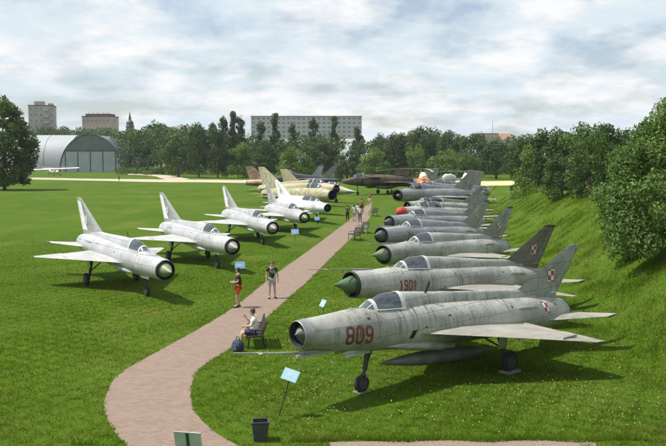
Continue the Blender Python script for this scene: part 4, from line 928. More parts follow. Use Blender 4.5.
b = empty('church', (-121, 480, 0), 0, 'dark church spire standing above the trees left of centre', 'church'); b.scale = (.75, .75, .95)
part_box('tower', (0, 0, 13), (5, 5, 26), M['roof'], b)
m = MB(); m.loft([[(math.cos(t)*q, math.sin(t)*q, z) for t in [math.pi*2*j/8 for j in range(8)]] for q, z in ((3.6, 26), (2.8, 28), (3.0, 29), (1.1, 30.6), (1.0, 32), (.08, 35.5))]); m.build('spire', M['hangarframe'], b)
b = empty('house', (-93.5, 500, 0), 0, 'grey hipped roof house peeping over the trees in the left middle', 'house')
part_box('wall', (0, 5, 11), (15, 10, 22), M['panel1'], b)
m = MB(); m.add([(-8, -.5, 22), (8, -.5, 22), (8, 10.5, 22), (-8, 10.5, 22), (-3.5, 5, 27), (3.5, 5, 27)], [(0, 1, 5, 4), (2, 3, 4, 5), (1, 2, 5), (3, 0, 4), (0, 3, 2, 1)]); m.build('roof', M['concrete'], b)

# ------------------------------------------------------------------ trees
def leaves(rs, blobs, n, leaf, inner=.25, squash=.88, up=.35):
    B = np.array(blobs); w_ = B[:, 3]**2; i = rs.choice(len(B), n, p=w_/w_.sum())
    u = rs.normal(size=(n, 3)); u /= np.linalg.norm(u, axis=1)[:, None]
    rad = np.where(rs.random(n) < inner, rs.random(n)**.5, .82+.34*rs.random(n)**2)*B[i, 3]
    P = B[i, :3]+u*rad[:, None]*np.array([1, 1, squash])
    nn = u+.75*rs.normal(size=(n, 3))+np.array([0, 0, up]); nn /= np.linalg.norm(nn, axis=1)[:, None]
    t = np.cross(nn, rs.normal(size=(n, 3))); t /= np.linalg.norm(t, axis=1)[:, None]; b = np.cross(nn, t)
    s = leaf*(.55+.8*rs.random(n))[:, None]
    V = np.empty((n, 4, 3)); V[:, 0] = P-t*s*.75; V[:, 1] = P-b*s*.42+nn*s*.08; V[:, 2] = P+t*s*.75; V[:, 3] = P+b*s*.42+nn*s*.08
    return V.reshape(-1, 3), np.arange(n*4).reshape(-1, 4)
def trunk_mb(rs, h, r, tips, split=.35):
    m = MB(); top = Vector((rs.normal()*.02*h, rs.normal()*.02*h, h))
    pts = [Vector((0, 0, -.3)), Vector((0, 0, h*.12))+Vector((rs.normal()*.01*h, 0, 0)), Vector((rs.normal()*.012*h, rs.normal()*.012*h, h*.45)), top]
    m.tube(pts, [r*1.35, r, r*.7, r*.25], 9)
    for t in tips:
        t = Vector(t); z = h*(split+.3*rs.random()); a = Vector((0, 0, z)); mid = a.lerp(t, .5)+Vector((0, 0, -.04*h*rs.random()))
        m.tube([a, mid, t], [r*.42, r*.26, r*.08], 6)
    return m
PROTO = {}
def make_kind(kind, variant):
    """unit trees, about 10 m tall, 8 m wide (poplar 3, conifer 4)"""
    rs = np.random.default_rng(hash_(kind)+variant*17)
    H = 10.0; bl = []
    if kind == 'broad':
        for _ in range(46):
            th = rs.random()*6.283; ph = rs.random(); z = .22+.74*ph; rr = 3.7*math.sqrt(max(.03, 1-((z-.52)/.52)**2))*(.45+.55*rs.random()**.5)
            bl.append((math.cos(th)*rr, math.sin(th)*rr, z*H-.4, .75+.75*rs.random()))
        n, lf, mt = 6500, .30, 'leaf_mid'
    elif kind == 'poplar':
        for _ in range(36):
            z = .10+.88*rs.random(); rr = 1.25*math.sin(math.pi*min(1, .12+z*.83))**.7*rs.random(); th = rs.random()*6.283
            bl.append((math.cos(th)*rr, math.sin(th)*rr, z*H-.2, .40+.42*rs.random()*(1.1-z)+.1))
        n, lf, mt = 4200, .24, 'leaf_poplar'
    elif kind == 'conifer':
        for k in range(46):
            z = .08+.9*(k/46); rr = 2.1*(1-z)**.8; th = k*2.4
            bl.append((math.cos(th)*rr*.75, math.sin(th)*rr*.75, z*H, .18+.55*(1-z)+.12*rs.random()))
        n, lf, mt = 4500, .24, 'leaf_conifer'
    else:   # bush: leafy down to the ground
        for _ in range(44):
            th = rs.random()*6.283; z = .06+.88*rs.random(); rr = 3.9*math.sqrt(max(.02, 1-z**2.2))*(.5+.5*rs.random()**.5)
            bl.append((math.cos(th)*rr, math.sin(th)*rr, z*H-.3, .8+.8*rs.random()))
        n, lf, mt = 7000, .28, 'leaf_mid'
    tips = [b[:3] for b in bl[::5]]
    V, Fc = leaves(rs, bl, n, lf)
    return trunk_mb(rs, H*(.72 if kind in ('broad', 'bush') else .92), .28 if kind != 'poplar' else .2, tips if kind in ('broad', 'bush') else []), V, Fc, mt
def hash_(s): return sum(ord(c)*(i+3) for i, c in enumerate(s))
def proto(kind, mt, variant):
    key = (kind, mt, variant)
    if key not in PROTO:
        tm, V, Fc, m0 = make_kind(kind, variant)
        to = tm.build('trunk', M['bark'], None, 60); co = npmesh('crown', V, Fc, M[mt or m0])
        PROTO[key] = (to.data, co.data)
        bpy.data.objects.remove(to); bpy.data.objects.remove(co)
    return PROTO[key]
NAMES = {'broad': ('broadleaf_tree', 'tree'), 'poplar': ('poplar_tree', 'tree'), 'conifer': ('conifer_tree', 'tree'), 'bush': ('bush', 'bush')}
WID = {'broad': 8.6, 'poplar': 2.5, 'conifer': 4.2, 'bush': 8.8}
tv = [0]
def tree(kind, label, px, top, Y, wpx, group=None, mt=None, zb=None):
    tv[0] += 1
    x, _, zt = at(px, top, Y); z0 = hgt(x, Y) if zb is None else zb
    Hh = zt-z0; Wd = wpx*Y/FPX
    nm, ct = NAMES[kind]
    o = empty(nm, (x, Y, z0), tv[0]*2.4, label, ct, group)
    td, cd = proto(kind, mt, tv[0] % 3)
    for n_, d_ in (('trunk', td), ('crown', cd)):
        c = bpy.data.objects.new(n_, d_); C.objects.link(c); c.parent = o
    o.scale = (Wd/WID[kind], Wd/WID[kind], Hh/10.3)
    return o
def own_tree(name, label, cat, loc, blobs, n, leaf, mt, th, tr, seed, tips=6):
    rs = np.random.default_rng(seed); o = empty(name, loc, 0, label, cat)
    trunk_mb(rs, th, tr, [b[:3] for b in blobs[::max(1, len(blobs)//tips)]]).build('trunk', M['bark'], o, 60)
    V, Fc = leaves(rs, blobs, n, leaf); npmesh('crown', V, Fc, M[mt], o); return o

# the big shrub on the bank at the right edge
rs = np.random.default_rng(3); bl = []
for i in range(120):
    th = rs.random()*6.283; z = .02+.97*rs.random()**.9; rr = 4.35*math.sqrt(max(.02, 1-z**2.3))*(.55+.45*rs.random()**.4)
    bl.append((math.cos(th)*rr, math.sin(th)*rr, .5+z*7.5, .42+.62*rs.random()))
for i in range(26):
    th = rs.random()*6.283; z = .45+.6*rs.random(); rr = 4.0*math.sqrt(max(.02, 1-min(z, .98)**2))
    bl.append((math.cos(th)*rr, math.sin(th)*rr, .8+z*7.5, .16+.25*rs.random()))
own_tree('shrub', 'big dense leafy green shrub on the grass bank at the right edge', 'shrub', (17.1, 37.0, hgt(15.2, 37.0)-.9), bl, 62000, .115, 'leaf_near', 5.2, .16, 4, 14)
# the broad tree at the left edge
rs = np.random.default_rng(8); bl = []
for i in range(70):
    th = rs.random()*6.283; z = rs.random(); rr = 5.5*math.sin(math.pi*(.20+.74*z))**.7*(.45+.55*rs.random()**.5)
    bl.append((math.cos(th)*rr, math.sin(th)*rr, 1.9+z*16.3, .8+1.25*rs.random()))
for i in range(26):
    th = rs.random()*6.283; rr = 2.2+2.6*rs.random(); bl.append((math.cos(th)*rr, math.sin(th)*rr, 1.3+2.2*rs.random(), .7+.7*rs.random()))
own_tree('broadleaf_tree', 'large dark green spreading tree on the lawn at the left edge', 'tree', (ground(5, 190)[0], ground(5, 190)[1], 0), bl, 17000, .42, 'leaf_mid', 12, .5, 9, 14)

TP = 'poplars in front of the long apartment block'
for px, top, wd, lb in ((260, 117, 13, 'short poplar, leftmost of those against the long apartment block'), (274.5, 111, 12, 'tall poplar near the left end of the long apartment block'), (293, 115, 11, 'poplar before the left half of the long apartment block, right of the tallest one'),
                        (313.5, 113.5, 11, 'poplar before the middle of the long apartment block'), (334, 114, 10, 'slim poplar before the right half of the long apartment block'), (358, 119, 10, 'poplar standing at the right end of the long apartment block')):
    tree('poplar', lb, px, top, 330, wd, TP)
for px, top, wd, lb in ((224, 111.5, 13, 'poplar on the left of the close trio left of the apartment block'), (233, 109, 11, 'middle poplar of the close trio left of the apartment block'), (240.5, 107.5, 12, 'tallest poplar, right of the close trio left of the apartment block')):
    tree('poplar', lb, px, top, 320, wd, 'trio of poplars left of the apartment block')
TL = 'trees along the far side of the lawn'
L_ = [('broad', 136, 143, 400, 24, 'leaf_dark', 'dark tree right beside the green hangar'), ('broad', 148, 136, 395, 28, 'leaf_dark', 'dark rounded tree second right of the green hangar'),
      ('broad', 160, 122, 400, 34, 'leaf_dark', 'broad dark tree with high round top between hangar and poplar trio'), ('broad', 178, 131, 275, 36, 'leaf_mid', 'large wide tree on the lawn edge left of the pine-like pair'),
      ('broad', 198, 121, 265, 24, 'leaf_dark', 'tall narrow dark tree with a bare trunk at the lawn edge'), ('broad', 217, 121, 262, 25, 'leaf_dark', 'tall dark tree below the trio of poplars'),
      ('bush', 238, 142, 262, 34, 'leaf_light', 'rounded tree right below the tallest poplar'), ('bush', 262, 140, 275, 36, 'leaf_dark', 'dark rounded tree left of the light green bush'),
      ('bush', 295, 146, 215, 38, 'leaf_light', 'light green spreading bush behind the dark blue jet'), ('broad', 318, 138, 270, 32, 'leaf_dark', 'dark tree below the middle of the apartment block'),
      ('bush', 347, 149, 225, 32, 'leaf_dark', 'dark round bush behind the two upright fins'), ('bush', 374, 147, 215, 36, 'leaf_light', 'light green bush behind the forest camouflaged jet'),
      ('broad', 379, 132, 320, 16, 'leaf_dark', 'small dark treetop right of the apartment block'), ('conifer', 401, 139, 215, 22, None, 'dark conifer with drooping tiers behind the helicopters'),
      ('bush', 415, 143, 235, 26, 'leaf_light', 'light green tree just right of the dark conifer'), ('broad', 424, 125, 300, 36, 'leaf_dark', 'high dark treetop left of centre of the right treeline'),
      ('broad', 397, 131, 310, 26, 'leaf_dark', 'dark treetop behind the conifer'), ('bush', 446, 148, 225, 40, 'leaf_light', 'mid green spreading bush behind the white helicopter'),
      ('broad', 453, 129, 290, 34, 'leaf_dark', 'dark treetop above the mid green bush'), ('bush', 470, 152, 195, 28, 'leaf_mid', 'smaller bush left behind the yellow aeroplane'),
      ('broad', 474, 131, 270, 34, 'leaf_dark', 'dark tree above the yellow aeroplane'), ('broad', 497, 138, 250, 36, 'leaf_dark', 'dark wide tree below the brown brick building'),
      ('broad', 521, 139, 210, 36, 'leaf_dark', 'dark tree where the bank meets the far treeline')]
for kd, px, top, Y, wd, mt, lb in L_: tree(kd, lb, px, top, Y, wd, TL, mt)
for kd, px, top, Y, wd, mt, lb in [('bush', 533, 143, 108, 40, 'leaf_light', 'bushy tree at the far end of the bank right of the yellow aeroplane'), ('broad', 527, 133, 125, 34, 'leaf_dark', 'dark tree behind the bushy one at the far end of the bank'),
      ('broad', 552, 126, 92, 46, 'leaf_dark', 'tall dark tree on the bank crest, left of the thick cluster'), ('bush', 563, 152, 72, 40, 'leaf_dark', 'dark low shrub hanging over the bank slope'),
      ('bush', 576, 122, 82, 54, 'leaf_mid', 'leafy tree in the middle of the cluster on the bank'), ('bush', 592, 128, 66, 50, 'leaf_mid', 'leafy shrub touching the big shrub from behind'),
      ('broad', 610, 121, 88, 46, 'leaf_dark', 'dark tree between the cluster and the big shrub'), ('broad', 655, 112, 75, 60, 'leaf_dark', 'dark tree hidden mostly behind the big shrub')]:
    tree(kd, lb, px, top, Y, wd, 'trees on the right bank', mt)
# the wood behind, one mass
rs = np.random.default_rng(21); bl = []
pt = [(-80, 138), (0, 136), (48, 130), (60, 129), (90, 132), (110, 131), (125, 127), (140, 126), (165, 121), (180, 126), (200, 127), (215, 128), (245, 131), (260, 136), (300, 135), (340, 136), (370, 139), (390, 136), (410, 132), (430, 130), (450, 132), (475, 135), (500, 138), (520, 136), (560, 134), (620, 132), (760, 128)]
for i in range(900):
    px = -80+840*rs.random(); Y = 305+110*rs.random(); tp = np.interp(px, [p[0] for p in pt], [p[1] for p in pt])+rs.normal()*1.6
    x, _, zt = at(px, tp, Y); r = 1.6+2.6*rs.random(); z = (zt-r*.8)*(rs.random()**.45)
    if px < 118 and Y < 425: x, _, zt = at(px, tp, 470+60*rs.random()); Y = _; r *= 1.4; z = (zt+1.5-r*.6)*(.72+.28*rs.random())
    bl.append((x, Y, z, r))
V, Fc = leaves(rs, bl, 90000, .85); tag(npmesh('woodland', V, Fc, M['leaf_dark']), 'dark green far wood closing the view along the horizon', 'woodland', kind='stuff')
# low hedge growth under the trees
bl = []
for i in range(330):
    px = 118+420*rs.random(); Y = 300+50*rs.random(); x = (px-333)/FPX*Y; bl.append((x, Y, .6+1.4*rs.random(), .8+1.0*rs.random()))
for i in range(120):
    Y = 55+75*rs.random(); x = foot(Y)+7.6+3*rs.random(); bl.append((x, Y, hgt(x, Y)+.3, .5+.6*rs.random()))
V, Fc = leaves(rs, bl, 30000, .4); tag(npmesh('undergrowth', V, Fc, M['leaf_mid']), 'low green undergrowth below the far trees', 'undergrowth', kind='stuff')

# ------------------------------------------------------------------ path furniture
def sign(label, u, v, w_, h, hp, mat, rz, tilt, name='info_board', printed=True, group=None, z=0):
    x, y, _ = ground(u, v); o = empty(name, (x, y, hgt(x, y)), rz, label, 'sign', group)
    m = MB(); m.tube([(0, .02, -.1), (0, .02, hp*.97)], .016, 8); m.build('post', M['post'], o)
    rot = Matrix.Rotation(R(tilt), 3, 'X')
    m = MB(); m.box((0, 0, hp), (w_, .02, h), rot=rot); b = m.build('board', M[mat], o)
    m = MB(); m.box((0, .016, hp-.01), (w_*.12, .02, h*.9), rot=rot); m.build('bracket', M['post'], b)
    if printed:
        m = MB(); 
        for i, (q, ww) in enumerate(((.33, .5), (.14, .8), (.05, .8), (-.04, .75), (-.13, .8), (-.3, .4))):
            c = rot @ Vector((0, -.0115, q*h)); m.box((c.x-(.8-ww)*w_*.3, c.y, c.z+hp), (w_*ww, .003, h*.035), rot=rot)
        m.build('printed_text', M['print'], b)
    return o
o = sign('light blue tilted board on a thin post beside the path, nearest the grey jet 809', 279, 416, .42, .34, 1.12, 'bluepanel', R(-24), -42); o.rotation_euler = (R(-4), R(15), R(-14))
sign('pale board seen edge on beyond the nose of jet 809', 323, 318, .40, .32, .62, 'bluepanel', R(-62), -30)
sign('blue board before the second silver jet', 240, 278.5, .55, .42, .75, 'bluesign', R(10), -32, group='blue boards along the silver jets')
sign('blue board before the third silver jet', 295, 241, .62, .48, .75, 'bluesign', R(10), -32, group='blue boards along the silver jets')
sign('small blue board before the white jet trainer', 317, 226, .5, .4, .75, 'bluesign', R(10), -32, group='blue boards along the silver jets')
o = empty('info_board', (-2.86, 15.4, -.04), R(-12), 'back of a grey green board on a dark post at the bottom edge', 'sign')
m = MB(); m.tube([(0, 0, -.1), (0, 0, 1.18)], .02, 8); m.build('post', M['post'], o)
rot = Matrix.Rotation(R(14), 3, 'X'); m = MB(); m.box((0, -.0, 1.14), (.56, .02, .44), rot=rot); b = m.build('board', M['backplate'], o)
m = MB(); c = rot @ Vector((0, -.018, 0)); m.box((c.x, c.y, c.z+1.14), (.055, .022, .43), rot=rot); m.build('bracket', M['post'], b)
m = MB(); c = rot @ Vector((0, .012, 0)); m.box((c.x, c.y, c.z+1.14), (.52, .006, .40), rot=rot); m.build('front_panel', M['bluepanel'], b)

x, y, _ = ground(260.5, 440); o = empty('litter_bin', (x, y, 0), R(6), 'charcoal square litter bin tapering downwards on the grass edge', 'litter bin')
m = MB(); q = lambda a, z: [(-a, -a*.85, z), (a, -a*.85, z), (a, a*.85, z), (-a, a*.85, z)]
m.loft([q(.155, .0), q(.20, .46), q(.175, .46), q(.14, .05)], 0, False, True); m.loft([q(.155, 0), q(.10, 0)], 0, False, True); m.build('bin_body', M['binmat'], o)
m = MB(); m.loft([q(.205, .43), q(.214, .44), q(.214, .475), q(.17, .475), q(.17, .44)], 0, False, False); m.build('bin_rim', M['dark'], o)
def bench(label, x, y, rz, group='park benches along the path', L=1.7):
    o = empty('park_bench', (x, y, 0), rz, label, 'bench', group)       # sits facing -Y
    m = MB()
    for i in range(5): m.box((0, -.22+i*.105, .45+.004*i), (L, .085, .035), rot=Matrix.Rotation(R(3), 3, 'X'))
    m.build('seat', M['wood'], o)
    m = MB()
    for i in range(4): m.box((0, .27+i*.035, .56+i*.115), (L, .03, .085), rot=Matrix.Rotation(R(-16), 3, 'X'))
    m.build('backrest', M['wood'], o)
    for s in (-1, 1):
        m = MB(); X_ = s*(L/2-.14)
        m.tube([(X_, -.27, 0), (X_, -.24, .25), (X_, -.22, .43)], .028, 8); m.tube([(X_, .36, 0), (X_, .27, .25), (X_, .24, .45), (X_, .40, .95)], .028, 8)
        m.tube([(X_, -.22, .425), (X_, .24, .425)], .024, 8); m.tube([(X_, -.20, .44), (X_, -.22, .62), (X_, -.05, .66), (X_, .28, .64)], .02, 8)
        m.build('leg_frame', M['iron'], o, 40)
    return o
bx_, by_ = -2.82, 28.35
bench('dark wooden bench with a woman sitting on it by the nose of jet 809', bx_, by_, R(-82))
x, y, _ = ground(353, 240); bench('dark bench on the right path edge, nearer of the pair before the stout coned jet', x+.1, y, R(-72))
x, y, _ = ground(361, 233); bench('dark bench on the right path edge, farther of the pair before the stout coned jet', x+.1, y, R(-72))
x, y, _ = ground(372, 216); bench('lone dark bench far up the path near the red nosed jet', x+.1, y, R(-76))
for i, (u, v, lb) in enumerate(((366, 236, 'white post sign beside the pair of dark benches'), )):
    x, y, _ = ground(u, v); o = empty('marker_post', (x, y, 0), 0, lb, 'post'); m = MB(); m.box((0, 0, .45), (.07, .07, .9)); m.build('post', M['cream_cloth'], o); m = MB(); m.box((0, -.045, .8), (.28, .02, .26)); m.build('plate', M['paintwhite'], o)
def slab(label, c, d, rz): o = MB().box((0, 0, d[2]/2), d).build('concrete_slab', M['concrete']); o.location = c; o.rotation_euler[2] = rz; tag(o, label, 'slab', 'concrete slabs under the wheels of jet 809')
def r1(x, y): c, s = math.cos(R(219.8)), math.sin(R(219.8)); return (3.66+c*x-s*y, 24.81+s*x+c*y, 0)
slab('concrete slab under the left main wheel of jet 809', r1(-1.32, 1.36), (.62, .42, .06), R(219.8+4)); slab('concrete slab under the nose wheel of jet 809', r1(3.7, 0), (.42, .30, .03), R(219.8)); slab('concrete slab under the far main wheel of jet 809', r1(-1.32, -1.36), (.75, .5, .07), R(219.8-3))

# ------------------------------------------------------------------ people
def skin(name, verts, edges, mat, parent=None, sub=1, root=0):
    me = bpy.data.meshes.new(name); me.from_pydata([v[0] for v in verts], edges, []); ob = bpy.data.objects.new(name, me); C.objects.link(ob)
    sm = ob.modifiers.new('Skin', 'SKIN'); sm.use_smooth_shade = True; sm.branch_smoothing = .6
    sv = me.skin_vertices[0].data if me.skin_vertices else None
    if sv is None:
        me.attributes.new
    for i, v in enumerate(verts):
        r = v[1]; sv[i].radius = r if isinstance(r, tuple) else (r, r); sv[i].use_root = (i == root)
    ss = ob.modifiers.new('Sub', 'SUBSURF'); ss.levels = sub; ss.render_levels = sub
    bpy.context.view_layer.update()
    dg = bpy.context.evaluated_depsgraph_get(); nm_ = bpy.data.meshes.new_from_object(ob.evaluated_get(dg))
    bpy.data.objects.remove(ob); nm_.name = name; nm_.materials.clear(); nm_.materials.append(M[mat])
    o = bpy.data.objects.new(name, nm_); C.objects.link(o); o.parent = parent; return o
STAND = dict(pel=(0, 0, .93), wai=(0, 0, 1.08), che=(.0, 0, 1.28), nb=(-.01, 0, 1.45), nk=(.0, 0, 1.52), hd=(.025, 0, 1.62), tp=(.015, 0, 1.70))
def limb(side, **k): return k
def person(label, x, y, rz, shirt, pants, pose=None, arms=None, legs=None, hairm='hair', shoe='shoe', shorts=True, sleeve=.55, s=1.0, z=0, long_hair=False, group=None, seated=False):
    o = empty('person', (x, y, z), rz, label, 'person', group); P = dict(STAND); P.update(pose or {})
    A = {+1: dict(sh=(-.01, .185, 1.40), el=(-.04, .25, 1.13), wr=(.05, .26, .90), ha=(.085, .255, .82)), -1: dict(sh=(-.01, -.185, 1.40), el=(-.04, -.25, 1.13), wr=(.05, -.26, .90), ha=(.085, -.255, .82))}
    Lg = {+1: dict(hp=(0, .09, .90), kn=(.03, .10, .50), an=(-.02, .11, .09), to=(.13, .13, .04)), -1: dict(hp=(0, -.09, .90), kn=(.03, -.10, .50), an=(-.02, -.11, .09), to=(.13, -.13, .04))}
    for d_, e in ((A, arms), (Lg, legs)):
        for k_, v_ in (e or {}).items(): d_[k_].update(v_)
    V = [(P['pel'], (.15, .12)), (P['wai'], (.135, .105)), (P['che'], (.15, .115)), (P['nb'], (.085, .075)), (P['nk'], .055), (P['hd'], (.075, .092)), (P['tp'], (.06, .07))]
    E = [(0, 1), (1, 2), (2, 3), (3, 4), (4, 5), (5, 6)]
    hd = Vector(P['hd']); V.append((tuple(hd+Vector((.10, 0, -.01))), .016)); E.append((5, len(V)-1))       # nose
    V.append((tuple(hd+Vector((.07, 0, -.075))), .032)); E.append((5, len(V)-1))                                   # chin
    for sd_ in (1, -1):
        V.append((tuple(hd+Vector((-.005, sd_*.088, -.005))), .017)); E.append((5, len(V)-1))                     # ear
        a = A[sd_]; i = len(V); V += [(a['sh'], .062), (a['el'], .043), (a['wr'], .029), (a['ha'], (.036, .022))]; E += [(3, i), (i, i+1), (i+1, i+2), (i+2, i+3)]
        ha = Vector(a['ha']); dr = (ha-Vector(a['wr'])).normalized(); sidev = dr.cross(Vector((0, 1, 0))); sidev = sidev.normalized() if sidev.length > .2 else Vector((0, 0, 1)); inw = Vector((0, -sd_, 0))
        for k_, (off, ln) in enumerate(((-.030, .070), (-.011, .082), (.009, .078), (.028, .060))):
            b = ha+sidev*off+dr*.02; j = len(V); V += [(tuple(b+dr*ln*.5), .010), (tuple(b+dr*ln*.9+inw*.022), .008)]; E += [(i+3, j), (j, j+1)]
        b = ha-sidev*.04-dr*.02; j = len(V); V += [(tuple(b+inw*.012), .012), (tuple(b-sidev*.012+dr*.035+inw*.025), .009)]; E += [(i+3, j), (j, j+1)]
        l = Lg[sd_]; i = len(V); V += [(l['hp'], .092), (l['kn'], .060), (l['an'], .040), (l['to'], (.04, .03))]; E += [(0, i), (i, i+1), (i+1, i+2), (i+2, i+3)]
        kn, an = Vector(l['kn']), Vector(l['an']); calf = kn.lerp(an, .35)
    skin('body', V, E, 'skin', o)
    m = MB()
    for sd_ in (1, -1): m.sphere(hd+Vector((.082, sd_*.033, .012)), (.010, .014, .010), 8, 6)
    m.build('eyes', M['black'], o)
    m = MB(); m.box(hd+Vector((.088, 0, -.052)), (.008, .045, .010)); m.build('mouth', M['redfade'], o)
    # hair: a cap over the back and top of the head
    m = MB(); rings = []
    for i in range(7):
        ph = math.pi*(.5-.5*i/6*1.15); 
        rings.append([hd+Vector((-.022+(.098*math.cos(t) if math.cos(t) < 0 else .090*math.cos(t))*math.sqrt(max(.02, 1-(i/6.2)**2)), .098*math.sin(t)*math.sqrt(max(.02, 1-(i/6.2)**2)), .025+.115*i/6-(.075 if math.cos(t) < .1 and i == 0 else 0))) for t in [2*math.pi*j/16 for j in range(16)]])
    m.loft(rings); m.build('hair', M[hairm], o, 60)
    if long_hair: m = MB(); m.tube([hd+Vector((-.09, 0, .03)), hd+Vector((-.13, 0, -.08)), hd+Vector((-.12, 0, -.20))], [.05, .055, .02], 10); m.build('pony_tail', M[hairm], o, 60)
    # shirt
    pel, wai, che, nb = (Vector(P[k_]) for k_ in ('pel', 'wai', 'che', 'nb'))
    V = [(tuple(pel+Vector((0, 0, .0))), (.168, .140)), (tuple(wai), (.160, .130)), (tuple(che), (.175, .138)), (tuple(nb), (.10, .09))]; E = [(0, 1), (1, 2), (2, 3)]
    for sd_ in (1, -1):
        a = A[sd_]; sh, el = Vector(a['sh']), Vector(a['el']); i = len(V); V += [(tuple(sh), .080), (tuple(sh.lerp(el, sleeve)), .072)]; E += [(3, i), (i, i+1)]
    skin('shirt', V, E, shirt, o)
    V = [(tuple(pel+Vector((0, 0, .02))), (.150, .128))]; E = []
    for sd_ in (1, -1):
        l = Lg[sd_]; hp, kn, an = Vector(l['hp']), Vector(l['kn']), Vector(l['an']); i = len(V)
        V += [(tuple(hp), .100), (tuple(hp.lerp(kn, .88 if shorts else 1)), .090 if shorts else .078)]; E += [(0, i), (i, i+1)]
        if not shorts: V.append((tuple(kn.lerp(an, .9)), .066)); E.append((i+1, i+2))
    skin('shorts' if shorts else 'trousers', V, E, pants, o)
    for sd_ in (1, -1):
        l = Lg[sd_]; an, to = Vector(l['an']), Vector(l['to']); f = (to-an); f.z = 0; f = f.normalized(); r_ = Vector((-f.y, f.x, 0)); b = Vector((an.x, an.y, an.z-.09)); rings = []
        for t, wd_, h_ in ((-.075, .028, .05), (-.06, .042, .10), (.0, .046, .11), (.09, .05, .075), (.17, .046, .055), (.205, .022, .035)):
            rings.append([b+f*t+r_*(wd_*math.cos(q))+Vector((0, 0, .004+h_/2+h_/2*math.sin(q))) for q in [2*math.pi*j/12 for j in range(12)]])
        m = MB(); m.loft(rings); m.build('shoe', M[shoe], o, 50)
    o.scale = (s, s, s); return o
x, y, _ = ground(238.5, 307.3)
p = person('person in black t-shirt and orange shorts standing in profile on the path', x, y, R(183), 'tee_black', 'shorts_orange', s=1.03,
       arms={1: dict(el=(.0, .24, 1.14), wr=(.23, .17, 1.12), ha=(.30, .13, 1.13)), -1: dict(el=(.0, -.24, 1.14), wr=(.23, -.15, 1.12), ha=(.30, -.09, 1.13))}, legs={1: dict(kn=(.07, .09, .5), an=(.05, .10, .09), to=(.20, .12, .04))}, sleeve=.6)
q = MB(); q.box((0, 0, 0), (.05, .13, .085)); q.tube([(.02, 0, 0), (.07, 0, 0)], .034, 12); o = q.build('camera', M['black']); o.rotation_euler[2] = R(183)
o.location = (x+1.03*(.37*math.cos(R(183))), y+1.03*.37*math.sin(R(183)), 1.03*1.14); tag(o, 'small black camera held by the person in orange shorts', 'camera')
x, y, _ = ground(272, 298.3)
p = person('person in printed black t-shirt and pale grey shorts facing the camera on the path', x, y, R(-78), 'tee_black', 'shorts_grey', hairm='brownhair', s=1.02, legs={1: dict(kn=(.03, .12, .5), an=(0, .15, .09), to=(.15, .19, .04)), -1: dict(kn=(.05, -.11, .5), an=(.02, -.13, .09), to=(.17, -.17, .04))},
       arms={1: dict(el=(-.05, .27, 1.14), wr=(.02, .29, .90), ha=(.05, .285, .82))})
m = MB()
for a_, b_ in ((-.055, 1.30), (.055, 1.30)):
    for i in range(6):
        t0, t1 = 2*math.pi*i/6, 2*math.pi*(i+1)/6
        m.tube([(.150, a_+.035*math.cos(t0), b_+.035*math.sin(t0)), (.150, a_+.035*math.cos(t1), b_+.035*math.sin(t1))], .007, 5)
m.tube([(.150, -.075, 1.22), (.152, .075, 1.22)], .006, 5); m.build('shirt_print', M['paintwhite'], p)
m = MB(); m.tube([(.03, -.18, 1.44), (.14, .0, 1.25), (.12, .18, 1.02)], .015, 6); m.tube([(.02, .17, 1.46), (.14, .13, 1.3), (.13, .14, 1.1)], .022, 6); m.build('bag_strap', M['navy_cloth'], p)
# seated woman on the bench: bench faces its local -Y
sx_ = Vector((.45, -.02, 0)); rb = Matrix.Rotation(R(-82), 3, 'Z'); pos = Vector((bx_, by_, 0))+rb @ sx_
SEATP = dict(pel=(0, 0, .56), wai=(.0, 0, .72), che=(.02, 0, .92), nb=(.03, 0, 1.09), nk=(.05, 0, 1.16), hd=(.085, 0, 1.26), tp=(.075, 0, 1.34))
person('person in white t-shirt sitting on the bench with one hand raised', pos.x, pos.y, R(-82-90), 'tee_white', 'navy_cloth', pose=SEATP, hairm='brownhair', shoe='cream_cloth', sleeve=.6, long_hair=False, s=1.02,
       arms={1: dict(sh=(.02, .18, 1.04), el=(.10, .24, .80), wr=(.32, .20, .78), ha=(.39, .18, .78)), -1: dict(sh=(.02, -.18, 1.04), el=(.12, -.24, .82), wr=(.27, -.18, 1.00), ha=(.31, -.15, 1.07))},
       legs={1: dict(hp=(.05, .09, .54), kn=(.44, .12, .54), an=(.46, .13, .09), to=(.61, .15, .04)), -1: dict(hp=(.05, -.09, .54), kn=(.44, -.11, .55), an=(.52, -.10, .09), to=(.67, -.11, .04))})
m = MB(); b0 = Vector((bx_, by_, 0))+rb @ Vector((1.02, -.62, 0))
rings = []
for z_, a_, c_ in ((.02, .15, .12), (.06, .20, .16), (.25, .21, .16), (.36, .17, .12), (.42, .08, .05)):
    rings.append([(math.copysign(abs(math.cos(t))**.6, math.cos(t))*a_, math.copysign(abs(math.sin(t))**.6, math.sin(t))*c_, z_) for t in [2*math.pi*j/18 for j in range(18)]])
o = empty('bag', b0, R(-40), 'dark blue bag standing on the ground beside the bench with the sitting person', 'bag')
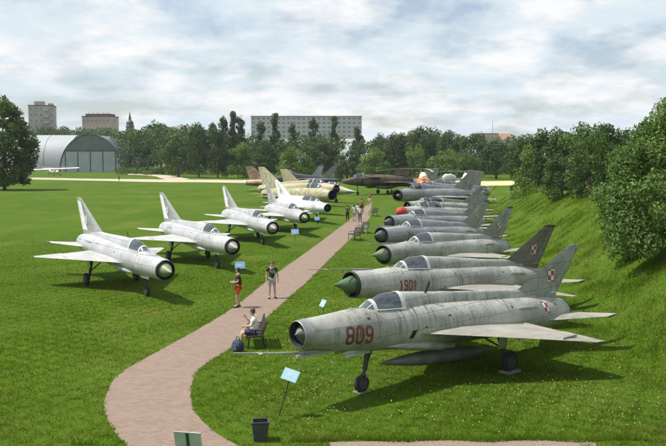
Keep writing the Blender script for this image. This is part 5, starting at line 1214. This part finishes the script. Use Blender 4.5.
m.loft(rings); m.build('bag_body', M['navy_cloth'], o, 50); m = MB(); m.tube([(-.1, 0, .40), (-.05, 0, .52), (.05, 0, .52), (.1, 0, .40)], .015, 6); m.build('handle', M['black'], o); m = MB(); m.box((0, -.165, .17), (.22, .05, .18)); m.build('pocket', M['denim'], o)
GP = 'visitors walking far along the path'
for u, v, rz, sh, pa_, srt, lb in ((347.5, 221.5, 95, 'dark_green', 'tee_black', False, 'person in dark clothes at the left edge of the path ahead of the jets'), (354.3, 221, 88, 'cream_cloth', 'khaki', False, 'person in cream shirt and khaki trousers walking on the path'),
                                   (360, 222.5, 92, 'tee_white', 'denim', False, 'person in white t-shirt and blue jeans walking on the path'), (358, 219, 90, 'tee_white', 'shorts_grey', True, 'person in white top partly behind the one in blue jeans'), (362, 213, 90, 'tee_red', 'tee_black', False, 'person in red top farther up the path'),
                                   (369.5, 205.5, 270, 'tee_red', 'tee_white', True, 'person in red and white near the far bend of the path')):
    x, y, _ = ground(u, v); person(lb, x, y, R(rz), sh, pa_, shorts=srt, group=GP, legs={1: dict(kn=(.10, .1, .5), an=(.10, .11, .09), to=(.25, .12, .04)), -1: dict(kn=(.0, -.1, .5), an=(-.14, -.11, .11), to=(.0, -.12, .05))})
x, y, _ = ground(119, 181); person('person in dark clothes far off on the lawn before the green hangar', x, y, R(-90), 'tee_black', 'navy_cloth', shorts=False, s=1.05)

# ------------------------------------------------------------------ thin summer haze
hm = bpy.data.materials.new('haze'); hm.use_nodes = True; hn = hm.node_tree.nodes
for n_ in list(hn):
    if n_.type != 'OUTPUT_MATERIAL': hn.remove(n_)
pv = hn.new('ShaderNodeVolumePrincipled'); pv.inputs['Density'].default_value = .00011; pv.inputs['Color'].default_value = (.86, .91, .96, 1); pv.inputs['Anisotropy'].default_value = .1
hm.node_tree.links.new(pv.outputs[0], hn['Material Output'].inputs['Volume'])
hb_ = MB().box((0, 430, 29.5), (1900, 1400, 61)).build('haze', hm); tag(hb_, 'thin pale summer haze over the field', 'haze', kind='stuff')
